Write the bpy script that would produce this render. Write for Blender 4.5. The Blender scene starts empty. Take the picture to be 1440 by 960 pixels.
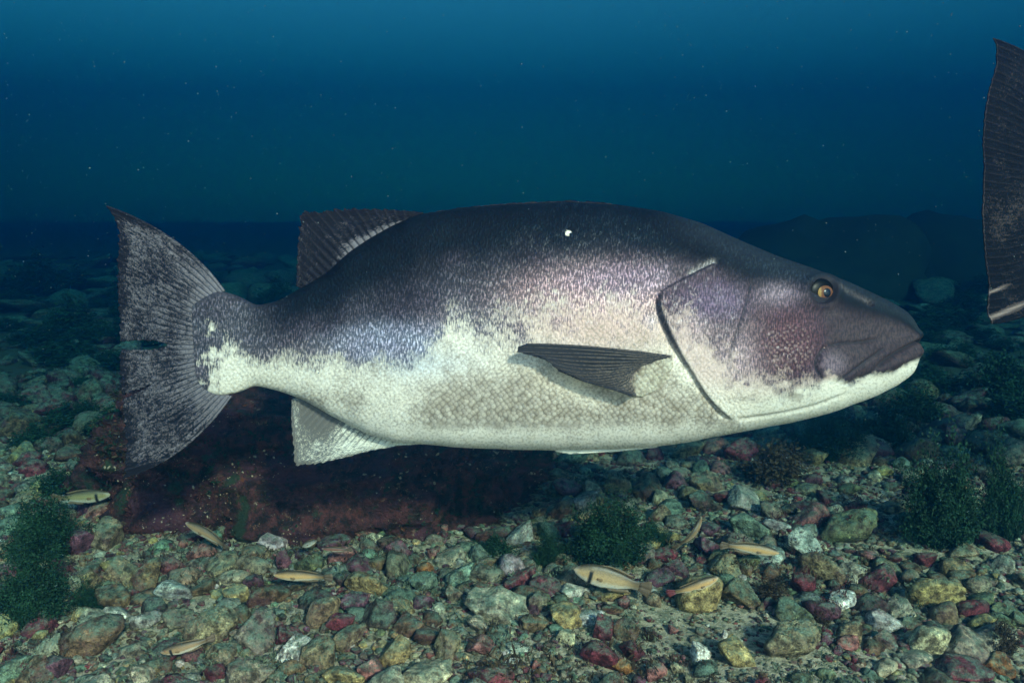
import bpy, bmesh, math, random
import numpy as np
from mathutils import Vector, Matrix
from mathutils.bvhtree import BVHTree

random.seed(7)
rng = np.random.default_rng(7)
scene = bpy.context.scene
COL = scene.collection

# ------------------------------------------------------------------ camera
PITCH = math.radians(9.0)
CAM = np.array([0.0, 0.0, 0.85])
FPX = 1120.0
cam_d = bpy.data.cameras.new('camera')
cam_d.sensor_width = 36.0
cam_d.lens = 28.0
cam_d.clip_start = 0.02
cam_d.clip_end = 500.0
cam = bpy.data.objects.new('camera', cam_d)
cam.location = CAM
cam.rotation_euler = (math.radians(90) - PITCH, 0, 0)
COL.objects.link(cam)
scene.camera = cam

# ------------------------------------------------------------------ sky + sun
SUN_EL, SUN_AZ = math.radians(31.0), math.radians(25.0)   # light comes from behind the camera, from its right
world = bpy.data.worlds.new('World')
scene.world = world
world.use_nodes = True
wn = world.node_tree
bg = wn.nodes['Background']
sky = wn.nodes.new('ShaderNodeTexSky')
sky.sky_type = 'NISHITA'
sky.sun_disc = False
sky.sun_elevation = SUN_EL
sky.sun_rotation = math.radians(180) - SUN_AZ
wn.links.new(sky.outputs[0], bg.inputs[0])
bg.inputs[1].default_value = 0.15
sun_d = bpy.data.lights.new('sun', 'SUN')
sun_d.energy = 5.0
sun_d.angle = math.radians(4.5)
sun_d.color = (1.0, 0.78, 0.64)
sun = bpy.data.objects.new('sun', sun_d)  # directional lamp standing in for the camera strobe
dirv = Vector((math.sin(SUN_AZ) * math.cos(SUN_EL), -math.cos(SUN_AZ) * math.cos(SUN_EL), math.sin(SUN_EL)))
sun.rotation_euler = dirv.to_track_quat('Z', 'Y').to_euler()
COL.objects.link(sun)

vs = scene.view_settings
vs.view_transform = 'Standard'
vs.look = 'None'
vs.gamma = 1.0
vs.exposure = 1.0
scene.cycles.use_denoising = True
scene.cycles.use_adaptive_sampling = False
scene.cycles.volume_bounces = 2
scene.cycles.max_bounces = 5
scene.cycles.diffuse_bounces = 2
scene.cycles.caustics_reflective = False
scene.cycles.caustics_refractive = False
WATER = dict(density=0.29, color=(0.006, 0.090, 0.232), absorb=(0.04, 0.35, 0.39), g=0.88)

# ------------------------------------------------------------------ helpers
def ray(px, py):
    px, py = np.broadcast_arrays(np.asarray(px, float), np.asarray(py, float))
    a = (px - 720) / FPX; b = (480 - py) / FPX
    c, s = math.cos(PITCH), math.sin(PITCH)
    return np.stack([a, c + b * s, -s + b * c], -1)

def at_plane(px, py, Y):
    d = ray(px, py)
    return CAM + d * ((np.asarray(Y, float) - CAM[1]) / d[..., 1])[..., None]

def project(P):
    d = np.asarray(P, float) - CAM
    c, s = math.cos(PITCH), math.sin(PITCH)
    dep = d[..., 1] * c - d[..., 2] * s
    up = d[..., 1] * s + d[..., 2] * c
    return 720 + FPX * d[..., 0] / dep, 480 - FPX * up / dep, dep

def _hash(i, j, k, seed):
    h = (i.astype(np.int64) * 374761393 + j.astype(np.int64) * 668265263 + k.astype(np.int64) * 2147483647 + seed * 974711) & 0xFFFFFFFF
    h = ((h ^ (h >> 13)) * 1274126177) & 0xFFFFFFFF
    h = ((h ^ (h >> 16)) * 2246822519) & 0xFFFFFFFF
    return ((h ^ (h >> 15)) & 0xFFFFFF) / float(0xFFFFFF)

def noise3(p, seed=0):
    p = np.asarray(p, float)
    i = np.floor(p); f = p - i; i = i.astype(np.int64)
    f = f * f * (3 - 2 * f)
    out = 0
    for dx in (0, 1):
        wx = f[..., 0] if dx else 1 - f[..., 0]
        for dy in (0, 1):
            wy = f[..., 1] if dy else 1 - f[..., 1]
            for dz in (0, 1):
                wz = f[..., 2] if dz else 1 - f[..., 2]
                out = out + wx * wy * wz * _hash(i[..., 0] + dx, i[..., 1] + dy, i[..., 2] + dz, seed)
    return out

def fbm(p, seed=0, octv=4, gain=0.5):
    a, t, s = 1.0, 0.0, 0.0
    p = np.asarray(p, float)
    for o in range(octv):
        t = t + a * noise3(p * 2 ** o + 17.3 * o, seed + o); s += a; a *= gain
    return t / s - 0.5

def fbm2(x, y, seed=0, octv=4, gain=0.5):
    return fbm(np.stack([x, y, np.zeros_like(np.asarray(x, float))], -1), seed, octv, gain)

def sstep(a, b, x):
    t = np.clip((np.asarray(x, float) - a) / (b - a), 0, 1)
    return t * t * (3 - 2 * t)

def mesh_data(name, v, f, smooth=True):
    v = np.asarray(v, np.float32); f = np.asarray(f, np.int32)
    me = bpy.data.meshes.new(name)
    n, k = f.shape
    me.vertices.add(len(v)); me.vertices.foreach_set('co', v.ravel())
    me.loops.add(n * k); me.loops.foreach_set('vertex_index', f.ravel())
    me.polygons.add(n)
    me.polygons.foreach_set('loop_start', np.arange(0, n * k, k, dtype=np.int32))
    me.polygons.foreach_set('loop_total', np.full(n, k, np.int32))
    me.polygons.foreach_set('use_smooth', np.full(n, smooth, bool))
    me.update(calc_edges=True)
    me.validate()
    return me

def put_attr(me, name, arr, kind='FLOAT'):
    at = me.attributes.new(name, kind, 'POINT')
    arr = np.asarray(arr, np.float32)
    if kind == 'FLOAT_COLOR':
        arr = np.concatenate([arr, np.ones((len(arr), 1), np.float32)], 1)
        at.data.foreach_set('color', arr.ravel())
    elif kind == 'FLOAT_VECTOR':
        at.data.foreach_set('vector', arr.ravel())
    else:
        at.data.foreach_set('value', arr.ravel())

def link(name, me, mat=None, parent=None, loc=None):
    o = bpy.data.objects.new(name, me)
    if mat is not None and me is not None and len(me.materials) == 0:
        me.materials.append(mat)
    COL.objects.link(o)
    if parent is not None:
        o.parent = parent
    if loc is not None:
        o.location = loc
    return o

def tag(o, label=None, cat=None, group=None, kind=None):
    if label: o['label'] = label
    if cat: o['category'] = cat
    if group: o['group'] = group
    if kind: o['kind'] = kind
    return o

class NT:
    """small node-tree builder"""
    def __init__(self, name):
        self.m = bpy.data.materials.new(name)
        self.m.use_nodes = True
        self.t = self.m.node_tree
        self.b = self.t.nodes['Principled BSDF']
        self.out = self.t.nodes['Material Output']
    def n(self, typ, **kw):
        nd = self.t.nodes.new('ShaderNode' + typ)
        for k, v in kw.items():
            setattr(nd, k, v)
        return nd
    def set(self, sock, v):
        if isinstance(v, bpy.types.NodeSocket):
            self.t.links.new(v, sock)
        else:
            sock.default_value = v
    def math(self, op, a, b=None, clamp=False):
        nd = self.n('Math', operation=op); nd.use_clamp = clamp
        self.set(nd.inputs[0], a)
        if b is not None: self.set(nd.inputs[1], b)
        return nd.outputs[0]
    def mix(self, f, a, b, mode='MIX'):
        nd = self.n('Mix', data_type='RGBA', blend_type=mode)
        self.set(nd.inputs[0], f)
        for s, v in ((nd.inputs[6], a), (nd.inputs[7], b)):
            self.set(s, (*v, 1.0) if isinstance(v, tuple) and len(v) == 3 else v)
        return nd.outputs[2]
    def attr(self, name, out='Fac', typ='GEOMETRY'):
        nd = self.n('Attribute', attribute_name=name, attribute_type=typ)
        return nd.outputs[out]
    def ramp(self, f, a, b):
        nd = self.n('MapRange', interpolation_type='SMOOTHSTEP')
        self.set(nd.inputs[0], f); nd.inputs[1].default_value = a; nd.inputs[2].default_value = b
        return nd.outputs[0]
    def noise(self, vec, scale, detail=3.0, rough=0.55, out=0):
        nd = self.n('TexNoise')
        if vec is not None: self.set(nd.inputs['Vector'], vec)
        nd.inputs['Scale'].default_value = scale
        nd.inputs['Detail'].default_value = detail
        nd.inputs['Roughness'].default_value = rough
        return nd.outputs[out]
    def voro(self, vec, scale, rand=1.0, feature='F1', dims='3D'):
        nd = self.n('TexVoronoi', feature=feature, voronoi_dimensions=dims)
        if vec is not None: self.set(nd.inputs['Vector'], vec)
        nd.inputs['Scale'].default_value = scale
        nd.inputs['Randomness'].default_value = rand
        return nd
    def vscale(self, vec, s):
        nd = self.n('VectorMath', operation='MULTIPLY')
        self.set(nd.inputs[0], vec); nd.inputs[1].default_value = s
        return nd.outputs[0]
    def vadd(self, a, b):
        nd = self.n('VectorMath', operation='ADD')
        self.set(nd.inputs[0], a); self.set(nd.inputs[1], b)
        return nd.outputs[0]
    def bump(self, h, strength, dist, prev=None):
        nd = self.n('Bump')
        nd.inputs['Strength'].default_value = strength
        nd.inputs['Distance'].default_value = dist
        self.set(nd.inputs['Height'], h)
        if prev is not None: self.set(nd.inputs['Normal'], prev)
        return nd.outputs[0]
    def done(self, color, rough=0.7, normal=None, spec=0.3):
        if not self.b.inputs['Specular IOR Level'].is_linked:
            self.b.inputs['Specular IOR Level'].default_value = spec
        self.set(self.b.inputs['Base Color'], (*color, 1.0) if isinstance(color, tuple) else color)
        self.set(self.b.inputs['Roughness'], rough)
        if normal is not None: self.set(self.b.inputs['Normal'], normal)
        return self.m

# ------------------------------------------------------------------ materials
def mat_body():
    k = NT('fish_skin')
    pix = k.attr('pix', 'Vector')
    ca, cb = k.attr('dark_pigment', 'Color'), k.attr('light_pigment', 'Color')
    mask, brown = k.attr('light_mask'), k.attr('brown_mask')
    sc = k.attr('scale_amount')
    strk = k.attr('streak')
    # scales on a slightly sheared lattice
    mp = k.n('Mapping'); k.set(mp.inputs[0], pix)
    mp.inputs['Rotation'].default_value = (0, 0, math.radians(38))
    mp.inputs['Scale'].default_value = (1 / 6.0, 1 / 6.0, 1)
    wob = k.noise(k.vscale(pix, (0.02, 0.02, 1)), 1.0, 2, 0.5, 1)
    vec = k.vadd(mp.outputs[0], k.vscale(wob, (1.5, 1.5, 0)))
    v = k.voro(vec, 1.0, 0.55, 'F1', '2D')
    sep = k.n('SeparateColor'); k.set(sep.inputs[0], v.outputs['Color'])
    rnd, rnd2 = sep.outputs[0], sep.outputs[1]
    dist = v.outputs['Distance']
    # short slanting strokes
    ms = k.n('Mapping'); k.set(ms.inputs[0], pix)
    ms.inputs['Rotation'].default_value = (0, 0, math.radians(28))
    ms.inputs['Scale'].default_value = (0.48, 0.125, 1)
    st = k.noise(ms.outputs[0], 1.0, 2.0, 0.6)
    fine = k.noise(k.vscale(pix, (0.30, 0.30, 1)), 1.0, 3, 0.6)
    mid = k.noise(k.vscale(pix, (0.045, 0.045, 1)), 1.0, 4, 0.6)
    m = k.math('ADD', mask, k.math('MULTIPLY', k.math('SUBTRACT', rnd, 0.5), 0.30))
    m = k.math('ADD', m, k.math('MULTIPLY', k.math('MULTIPLY', k.math('SUBTRACT', st, 0.5), 1.5), strk))
    m = k.math('ADD', m, k.math('MULTIPLY', k.math('SUBTRACT', fine, 0.5), 0.7))
    m = k.math('ADD', m, k.math('MULTIPLY', k.math('SUBTRACT', mid, 0.5), 0.7))
    m = k.ramp(m, 0.10, 0.90)
    # dark side: strokes of brighter sheen
    s1 = k.math('MULTIPLY', k.ramp(k.math('ADD', st, k.math('MULTIPLY', k.math('SUBTRACT', fine, 0.5), 0.5)), 0.50, 0.70), strk)
    dark = k.mix(s1, ca, k.mix(1.0, ca, (3.0, 2.8, 2.9), 'MULTIPLY'))
    dark = k.mix(k.math('MULTIPLY', k.ramp(k.math('MULTIPLY', st, k.math('ADD', 0.5, fine)), 0.56, 0.38), 0.5), dark, (0.010, 0.010, 0.016))
    # pale scale centres on the cheek
    cen = k.math('MULTIPLY', k.ramp(dist, 0.42, 0.14), k.math('MULTIPLY', k.ramp(sc, 0.60, 0.98), k.ramp(rnd, 0.05, 0.7)))
    dark = k.mix(k.math('MULTIPLY', cen, 0.42), dark, (0.38, 0.27, 0.25))
    dark = k.mix(k.ramp(k.noise(k.vscale(pix, (0.011, 0.016, 1)), 1.0, 3, 0.6), 0.42, 0.62), k.mix(1.0, dark, (0.82, 0.78, 0.82), 'MULTIPLY'), dark)
    # a dark net between scales, thicker where the belly is clouded brown
    edge = k.ramp(dist, 0.30, 0.62)
    cloud = k.ramp(k.math('ADD', brown, k.math('ADD', k.math('MULTIPLY', k.math('SUBTRACT', mid, 0.5), 1.1), k.math('MULTIPLY', k.math('SUBTRACT', fine, 0.5), 0.9))), 0.15, 0.95)
    tone = k.math('MULTIPLY', cloud, k.math('ADD', 0.34, k.math('ADD', k.math('MULTIPLY', edge, k.math('MULTIPLY', sc, 0.55)), k.math('MULTIPLY', rnd2, 0.35))))
    light = k.mix(tone, cb, (0.12, 0.085, 0.058))
    light = k.mix(k.math('MULTIPLY', k.math('MULTIPLY', edge, sc), 0.30), light, (0.34, 0.29, 0.22))
    light = k.mix(k.math('MULTIPLY', k.ramp(fine, 0.46, 0.62), 0.42), light, (0.26, 0.215, 0.16))
    col = k.mix(m, dark, light)
    # single scales that catch the light, on the flank and cheek only
    glint = k.math('MULTIPLY', k.math('MULTIPLY', k.ramp(rnd2, 0.55, 0.85), k.ramp(st, 0.46, 0.60)), k.math('MULTIPLY', k.ramp(mask, -1.6, 0.1), sc))
    k.set(k.b.inputs['Specular IOR Level'], k.math('ADD', 0.06, k.math('MULTIPLY', glint, 0.9)))
    lines = k.attr('line_mask')
    col = k.mix(lines, col, (0.022, 0.02, 0.026))
    h = k.math('MULTIPLY', k.math('SUBTRACT', 1.0, dist), sc)
    nrm = k.bump(h, 0.50, 0.004)
    nrm = k.bump(k.math('MULTIPLY', st, k.math('MULTIPLY', strk, k.math('SUBTRACT', 1.0, m))), 0.6, 0.004, nrm)
    nrm = k.bump(fine, 0.25, 0.002, nrm)
    return k.done(col, k.math('SUBTRACT', k.math('ADD', 0.48, k.math('MULTIPLY', fine, 0.2)), k.math('MULTIPLY', glint, 0.22)), nrm, 0.06)

def mat_fin(name, base, pale, amount, edge=(0.005, 0.005, 0.008), raylight=0.06):
    k = NT(name)
    uv = k.attr('ray', 'Vector')          # x along ray 0..1, y across (ray number), z free
    pale_at = k.attr('pale')
    m1 = k.n('Mapping'); k.set(m1.inputs[0], uv); m1.inputs['Scale'].default_value = (17.0, 1.9, 1)
    n1 = k.noise(m1.outputs[0], 1.0, 4, 0.65)
    m2 = k.n('Mapping'); k.set(m2.inputs[0], uv); m2.inputs['Scale'].default_value = (60.0, 3.4, 1)
    n2 = k.noise(m2.outputs[0], 1.0, 3, 0.7)
    m3 = k.n('Mapping'); k.set(m3.inputs[0], uv); m3.inputs['Scale'].default_value = (3.0, 0.22, 1)
    n3 = k.noise(m3.outputs[0], 1.0, 3, 0.6)
    f = k.math('ADD', k.math('MULTIPLY', n1, 0.55), k.math('MULTIPLY', n2, 0.6))
    f = k.math('ADD', f, k.math('MULTIPLY', k.math('SUBTRACT', n3, 0.5), 0.35))
    f = k.math('ADD', f, k.math('SUBTRACT', pale_at, 0.5))
    ridge = k.attr('ridge')
    f = k.math('MULTIPLY', k.ramp(f, 0.50, 0.78), k.math('MAXIMUM', amount, k.math('SUBTRACT', pale_at, 0.6)))
    f = k.math('MAXIMUM', f, k.math('MULTIPLY', k.ramp(ridge, 0.55, 1.0), k.math('MULTIPLY', k.ramp(n2, 0.35, 0.6), raylight)))
    c = k.mix(f, base, pale)
    c = k.mix(k.math('MULTIPLY', k.ramp(ridge, 0.5, 0.0), 0.8), c, edge)
    nrm = k.bump(n2, 0.4, 0.003)
    return k.done(c, 0.65, nrm, 0.06)

def mat_simple(name, color, rough=0.6, noise_scale=60, var=0.25, spec=0.3, bump=0.0):
    k = NT(name)
    geo = k.n('NewGeometry')
    nz = k.noise(geo.outputs['Position'], noise_scale, 4, 0.6)
    c = k.mix(nz, tuple(x * (1 - var) for x in color), tuple(min(1, x * (1 + var)) for x in color))
    nrm = k.bump(nz, bump, 0.004) if bump else None
    return k.done(c, rough, nrm, spec)

def mat_rock(name, from_object=True):
    k = NT(name)
    geo = k.n('NewGeometry')
    oi = k.n('ObjectInfo')
    if from_object:
        col, alpha = oi.outputs['Color'], oi.outputs['Alpha']
        cmb = k.n('CombineXYZ')
        for q, w in enumerate((41.0, 97.0, 13.0)):
            k.set(cmb.inputs[q], k.math('MULTIPLY', oi.outputs['Random'], w))
        pos = k.vadd(geo.outputs['Position'], cmb.outputs[0])
    else:
        col, alpha = k.attr('tint', 'Color'), k.attr('crust')
        pos = geo.outputs['Position']
    big = k.noise(pos, 16, 4, 0.6)
    midn = k.noise(pos, 55, 5, 0.65)
    fine = k.noise(pos, 260, 4, 0.7)
    vor = k.voro(pos, 130).outputs['Distance']
    c = k.mix(1.0, col, k.mix(k.ramp(midn, 0.34, 0.68), (0.22, 0.19, 0.17), (1.75, 1.72, 1.6)), 'MULTIPLY')
    c = k.mix(k.math('MULTIPLY', k.ramp(fine, 0.46, 0.64), 0.65), c, k.mix(1.0, c, (0.30, 0.26, 0.24), 'MULTIPLY'))
    # maroon crust patches, chalky specks, dark pits
    cr = k.ramp(k.math('ADD', big, k.math('MULTIPLY', k.math('SUBTRACT', midn, 0.5), 0.5)), 0.50, 0.58)
    c = k.mix(k.math('MULTIPLY', cr, k.math('MULTIPLY', alpha, 0.95)), c, k.mix(fine, (0.05, 0.016, 0.024), (0.14, 0.05, 0.065)))
    chalk = k.ramp(k.noise(pos, 46, 6, 0.8), 0.52, 0.62)
    c = k.mix(k.math('MULTIPLY', chalk, 0.75), c, k.mix(1.0, c, (2.1, 2.15, 2.0), 'MULTIPLY'))
    orange = k.ramp(k.noise(k.vadd(pos, (3.1, 7.7, 1.9)), 21, 4, 0.7), 0.64, 0.70)
    c = k.mix(k.math('MULTIPLY', orange, 0.6), c, (0.20, 0.075, 0.02))
    # silt and green film on what faces up, plus teal downlight painted in
    sep = k.n('SeparateXYZ'); k.set(sep.inputs[0], geo.outputs['Normal'])
    upf = k.ramp(k.math('ADD', sep.outputs[2], k.math('MULTIPLY', k.math('SUBTRACT', midn, 0.5), 1.6)), 0.25, 1.0)
    c = k.mix(k.math('MULTIPLY', k.math('MULTIPLY', upf, k.ramp(k.noise(k.vadd(pos, (8.0, 3.0, 5.0)), 38, 5, 0.75), 0.38, 0.60)), 0.72), c, k.mix(k.ramp(fine, 0.35, 0.65), (0.05, 0.10, 0.07), (0.20, 0.34, 0.25)))
    pits = k.ramp(k.noise(pos, 95, 4, 0.7), 0.42, 0.33)
    c = k.mix(k.math('MULTIPLY', pits, 0.7), c, (0.03, 0.025, 0.02))
    nrm = k.bump(midn, 1.0, 0.022)
    nrm = k.bump(fine, 0.9, 0.007, nrm)
    nrm = k.bump(vor, 0.25, 0.003, nrm)
    return k.done(c, 0.85, nrm, 0.2)

M_BODY = mat_body()
M_FIN = mat_fin('fin_membrane', (0.008, 0.008, 0.013), (0.24, 0.21, 0.24), 0.62)
M_FIN2 = mat_fin('fin_membrane_dark', (0.003, 0.004, 0.008), (0.26, 0.19, 0.18), 0.24, (0.002, 0.003, 0.006), 0.05)  # darker pigment; on the second tail it partly paints weaker light
M_PEC = mat_fin('pectoral_membrane', (0.022, 0.020, 0.022), (0.30, 0.24, 0.19), 0.55, (0.006, 0.006, 0.007), 0.22)
M_ANAL = mat_fin('pale_fin_membrane', (0.10, 0.09, 0.085), (0.66, 0.64, 0.57), 0.95, (0.10, 0.09, 0.08))
M_ROCK = mat_rock('rock')
M_RUBBLE = mat_rock('rubble', False)

# ------------------------------------------------------------------ seabed
def ground_z(x, y):
    x = np.asarray(x, float); y = np.asarray(y, float)
    g = 0.11 * fbm2(x * 0.9, y * 0.9, 3, 3) + 0.035 * fbm2(x * 4, y * 4, 9, 3)
    g = g + 0.30 * sstep(4, 9, y) * fbm2(x * 0.35, y * 0.35, 21, 2)
    return g * (1 - 0.8 * sstep(5, 11, y)) + 0.020 * np.maximum(y - 5, 0)

def hit_ground(px, py):
    d = ray(px, py)
    t = -CAM[2] / min(d[2], -0.02)
    for _ in range(30):
        p = CAM + d * t
        t += 0.6 * (p[2] - float(ground_z(p[0], p[1]))) / -min(d[2], -0.05)
    return CAM + d * t

def build_ground():
    ys = np.concatenate([np.linspace(-1.0, 1.0, 20, endpoint=False), np.linspace(1.0, 4.5, 330, endpoint=False), np.geomspace(4.5, 34, 130)])
    us = np.linspace(-1, 1, 420)
    Y, U = np.meshgrid(ys, us, indexing='ij')
    X = U * (2.2 + np.maximum(Y, 0) * 0.95)
    Z = ground_z(X, Y) + 0.010 * fbm2(X * 22, Y * 22, 31, 3)
    v = np.stack([X, Y, Z], -1).reshape(-1, 3)
    a, b = len(ys), len(us)
    i = np.arange(a * b).reshape(a, b)
    f = np.stack([i[:-1, :-1], i[:-1, 1:], i[1:, 1:], i[1:, :-1]], -1).reshape(-1, 4)
    k = NT('silt')
    geo = k.n('NewGeometry'); pos = geo.outputs['Position']
    big = k.noise(pos, 5, 4, 0.6); midn = k.noise(pos, 40, 5, 0.7); fine = k.noise(pos, 300, 3, 0.7)
    c = k.mix(big, (0.28, 0.26, 0.17), (0.48, 0.45, 0.32))
    c = k.mix(k.ramp(midn, 0.45, 0.58), c, (0.16, 0.17, 0.11))
    sp = k.ramp(k.voro(pos, 160).outputs['Distance'], 0.30, 0.16)
    c = k.mix(k.math('MULTIPLY', sp, 0.75), c, (0.46, 0.43, 0.34))
    c = k.mix(k.math('MULTIPLY', k.ramp(k.noise(k.vadd(pos, (5.0, 2.0, 0.0)), 26, 4, 0.7), 0.58, 0.66), 0.7), c, (0.11, 0.04, 0.05))
    c = k.mix(k.math('MULTIPLY', k.ramp(fine, 0.52, 0.66), 0.55), c, (0.06, 0.055, 0.04))
    # farther slope darkened in colour: dark algae plus painted loss of light
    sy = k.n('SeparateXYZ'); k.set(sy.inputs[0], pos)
    alg_dim = k.ramp(k.math('ADD', sy.outputs[1], k.math('MULTIPLY', k.math('SUBTRACT', big, 0.5), 2.4)), 2.4, 3.6)
    c = k.mix(k.math('MULTIPLY', alg_dim, 0.92), c, k.mix(midn, (0.010, 0.020, 0.012), (0.040, 0.055, 0.035)))
    nrm = k.bump(midn, 0.9, 0.01); nrm = k.bump(fine, 0.8, 0.004, nrm)
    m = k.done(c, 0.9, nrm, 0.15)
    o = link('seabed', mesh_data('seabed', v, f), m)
    tag(o, 'silty seabed of fine rubble stretching into blue water', None, None, 'structure')

build_ground()

# ------------------------------------------------------------------ water body (the haze box)
def build_water():
    x0, x1, y0, y1, z0, z1 = -26, 26, -0.45, 33.0, -3.0, 5.8
    bm = bmesh.new(); bmesh.ops.create_cube(bm, size=1)
    for v in bm.verts:
        v.co = ((v.co.x + .5) * (x1 - x0) + x0, (v.co.y + .5) * (y1 - y0) + y0, (v.co.z + .5) * (z1 - z0) + z0)
    me = bpy.data.meshes.new('haze'); bm.to_mesh(me); bm.free()
    m = bpy.data.materials.new('sea_water'); m.use_nodes = True
    t = m.node_tree
    t.nodes.remove(t.nodes['Principled BSDF'])
    pv = t.nodes.new('ShaderNodeVolumePrincipled')
    pv.inputs['Color'].default_value = (*WATER['color'], 1)
    pv.inputs['Absorption Color'].default_value = (*WATER['absorb'], 1)
    pv.inputs['Density'].default_value = WATER['density']
    pv.inputs['Anisotropy'].default_value = WATER['g']
    t.links.new(pv.outputs[0], t.nodes['Material Output'].inputs['Volume'])
    o = link('haze', me, m)
    tag(o, None, None, None, 'stuff')

build_water()

# ------------------------------------------------------------------ the giant fish
YF = 1.6
TOP = [(270, 430), (285, 418), (308, 408), (335, 416), (360, 430), (391, 423), (425, 404), (459, 384), (490, 355), (520, 335), (550, 318), (586, 302),
       (650, 292), (720, 287), (800, 284), (870, 288), (930, 297), (985, 313), (1040, 338), (1090, 359), (1140, 376), (1190, 395), (1240, 418), (1264, 431), (1278, 442), (1285, 452), (1289, 464)]
BOT = [(270, 520), (285, 548), (308, 556), (335, 552), (360, 541), (391, 548), (425, 559), (451, 573), (480, 590), (520, 609), (560, 620), (600, 622),
       (650, 626), (720, 628), (780, 629), (850, 628), (900, 625), (960, 617), (1000, 609), (1055, 597), (1100, 590), (1160, 575), (1212, 557), (1244, 543), (1272, 527), (1285, 516), (1289, 506)]
WID = [(270, 2), (284, 6), (305, 15), (360, 24), (450, 46), (600, 84), (750, 108), (880, 120), (980, 120), (1060, 110), (1140, 92), (1200, 73), (1250, 56), (1272, 42), (1284, 26), (1289, 4)]
GILL = [(1011, 367), (974, 386), (939, 403), (926, 414), (925, 432), (933, 454), (949, 486), (971, 520), (989, 551), (1014, 579), (1036, 594)]
PREO = [(1058, 392), (1049, 432), (1039, 461), (1028, 492), (1024, 516)]
MAXTOP = [(1162, 487), (1180, 483), (1200, 482), (1219, 480), (1238, 476)]
MAXREAR = [(1162, 487), (1152, 497), (1147, 509), (1149, 522), (1156, 533)]
LIPB = [(1244, 488), (1225, 500), (1210, 510), (1197, 520), (1177, 537)]
CLEFT = [(1294, 479), (1286, 482), (1272, 489), (1255, 498), (1236, 511), (1222, 523)]
JAWLN = [(1222, 524), (1205, 532), (1187, 540)]
EYE = (1156, 410)

def crv(pts, x):
    """smooth curve through the points (monotone in x), by lightly smoothed dense sampling"""
    p = np.array(pts, float)
    xs = np.linspace(p[0, 0], p[-1, 0], 1200)
    ys = np.interp(xs, p[:, 0], p[:, 1])
    ker = np.hanning(37); ker /= ker.sum()
    pad = np.concatenate([2 * ys[0] - ys[18:0:-1], ys, 2 * ys[-1] - ys[-2:-20:-1]])
    sm = np.convolve(pad, ker, 'valid')
    return np.interp(x, xs, sm)

def chaikin(p, it=2):
    for _ in range(it):
        q = [p[0]]
        for a, b in zip(p[:-1], p[1:]):
            q += [0.75 * a + 0.25 * b, 0.25 * a + 0.75 * b]
        p = np.array(q + [p[-1]])
    return p

def pl_dist(px, py, pts):
    """distance to a polyline, signed by side (left of travel positive), and position along 0..1"""
    p = chaikin(np.array(pts, float))
    best = np.full(px.shape, 1e9); sgn = np.ones(px.shape); along = np.zeros(px.shape)
    seg = np.hypot(*(p[1:] - p[:-1]).T); cum = np.concatenate([[0], np.cumsum(seg)])
    for i in range(len(p) - 1):
        d = p[i + 1] - p[i]
        rx, ry = px - p[i, 0], py - p[i, 1]
        t = np.clip((rx * d[0] + ry * d[1]) / (d @ d), 0, 1)
        dd = np.hypot(rx - t * d[0], ry - t * d[1])
        s = np.sign(d[0] * ry - d[1] * rx)
        m = dd < best
        best[m] = dd[m]; sgn[m] = s[m]; along[m] = ((cum[i] + t * seg[i]) / cum[-1])[m]
    return best, sgn, along

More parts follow.
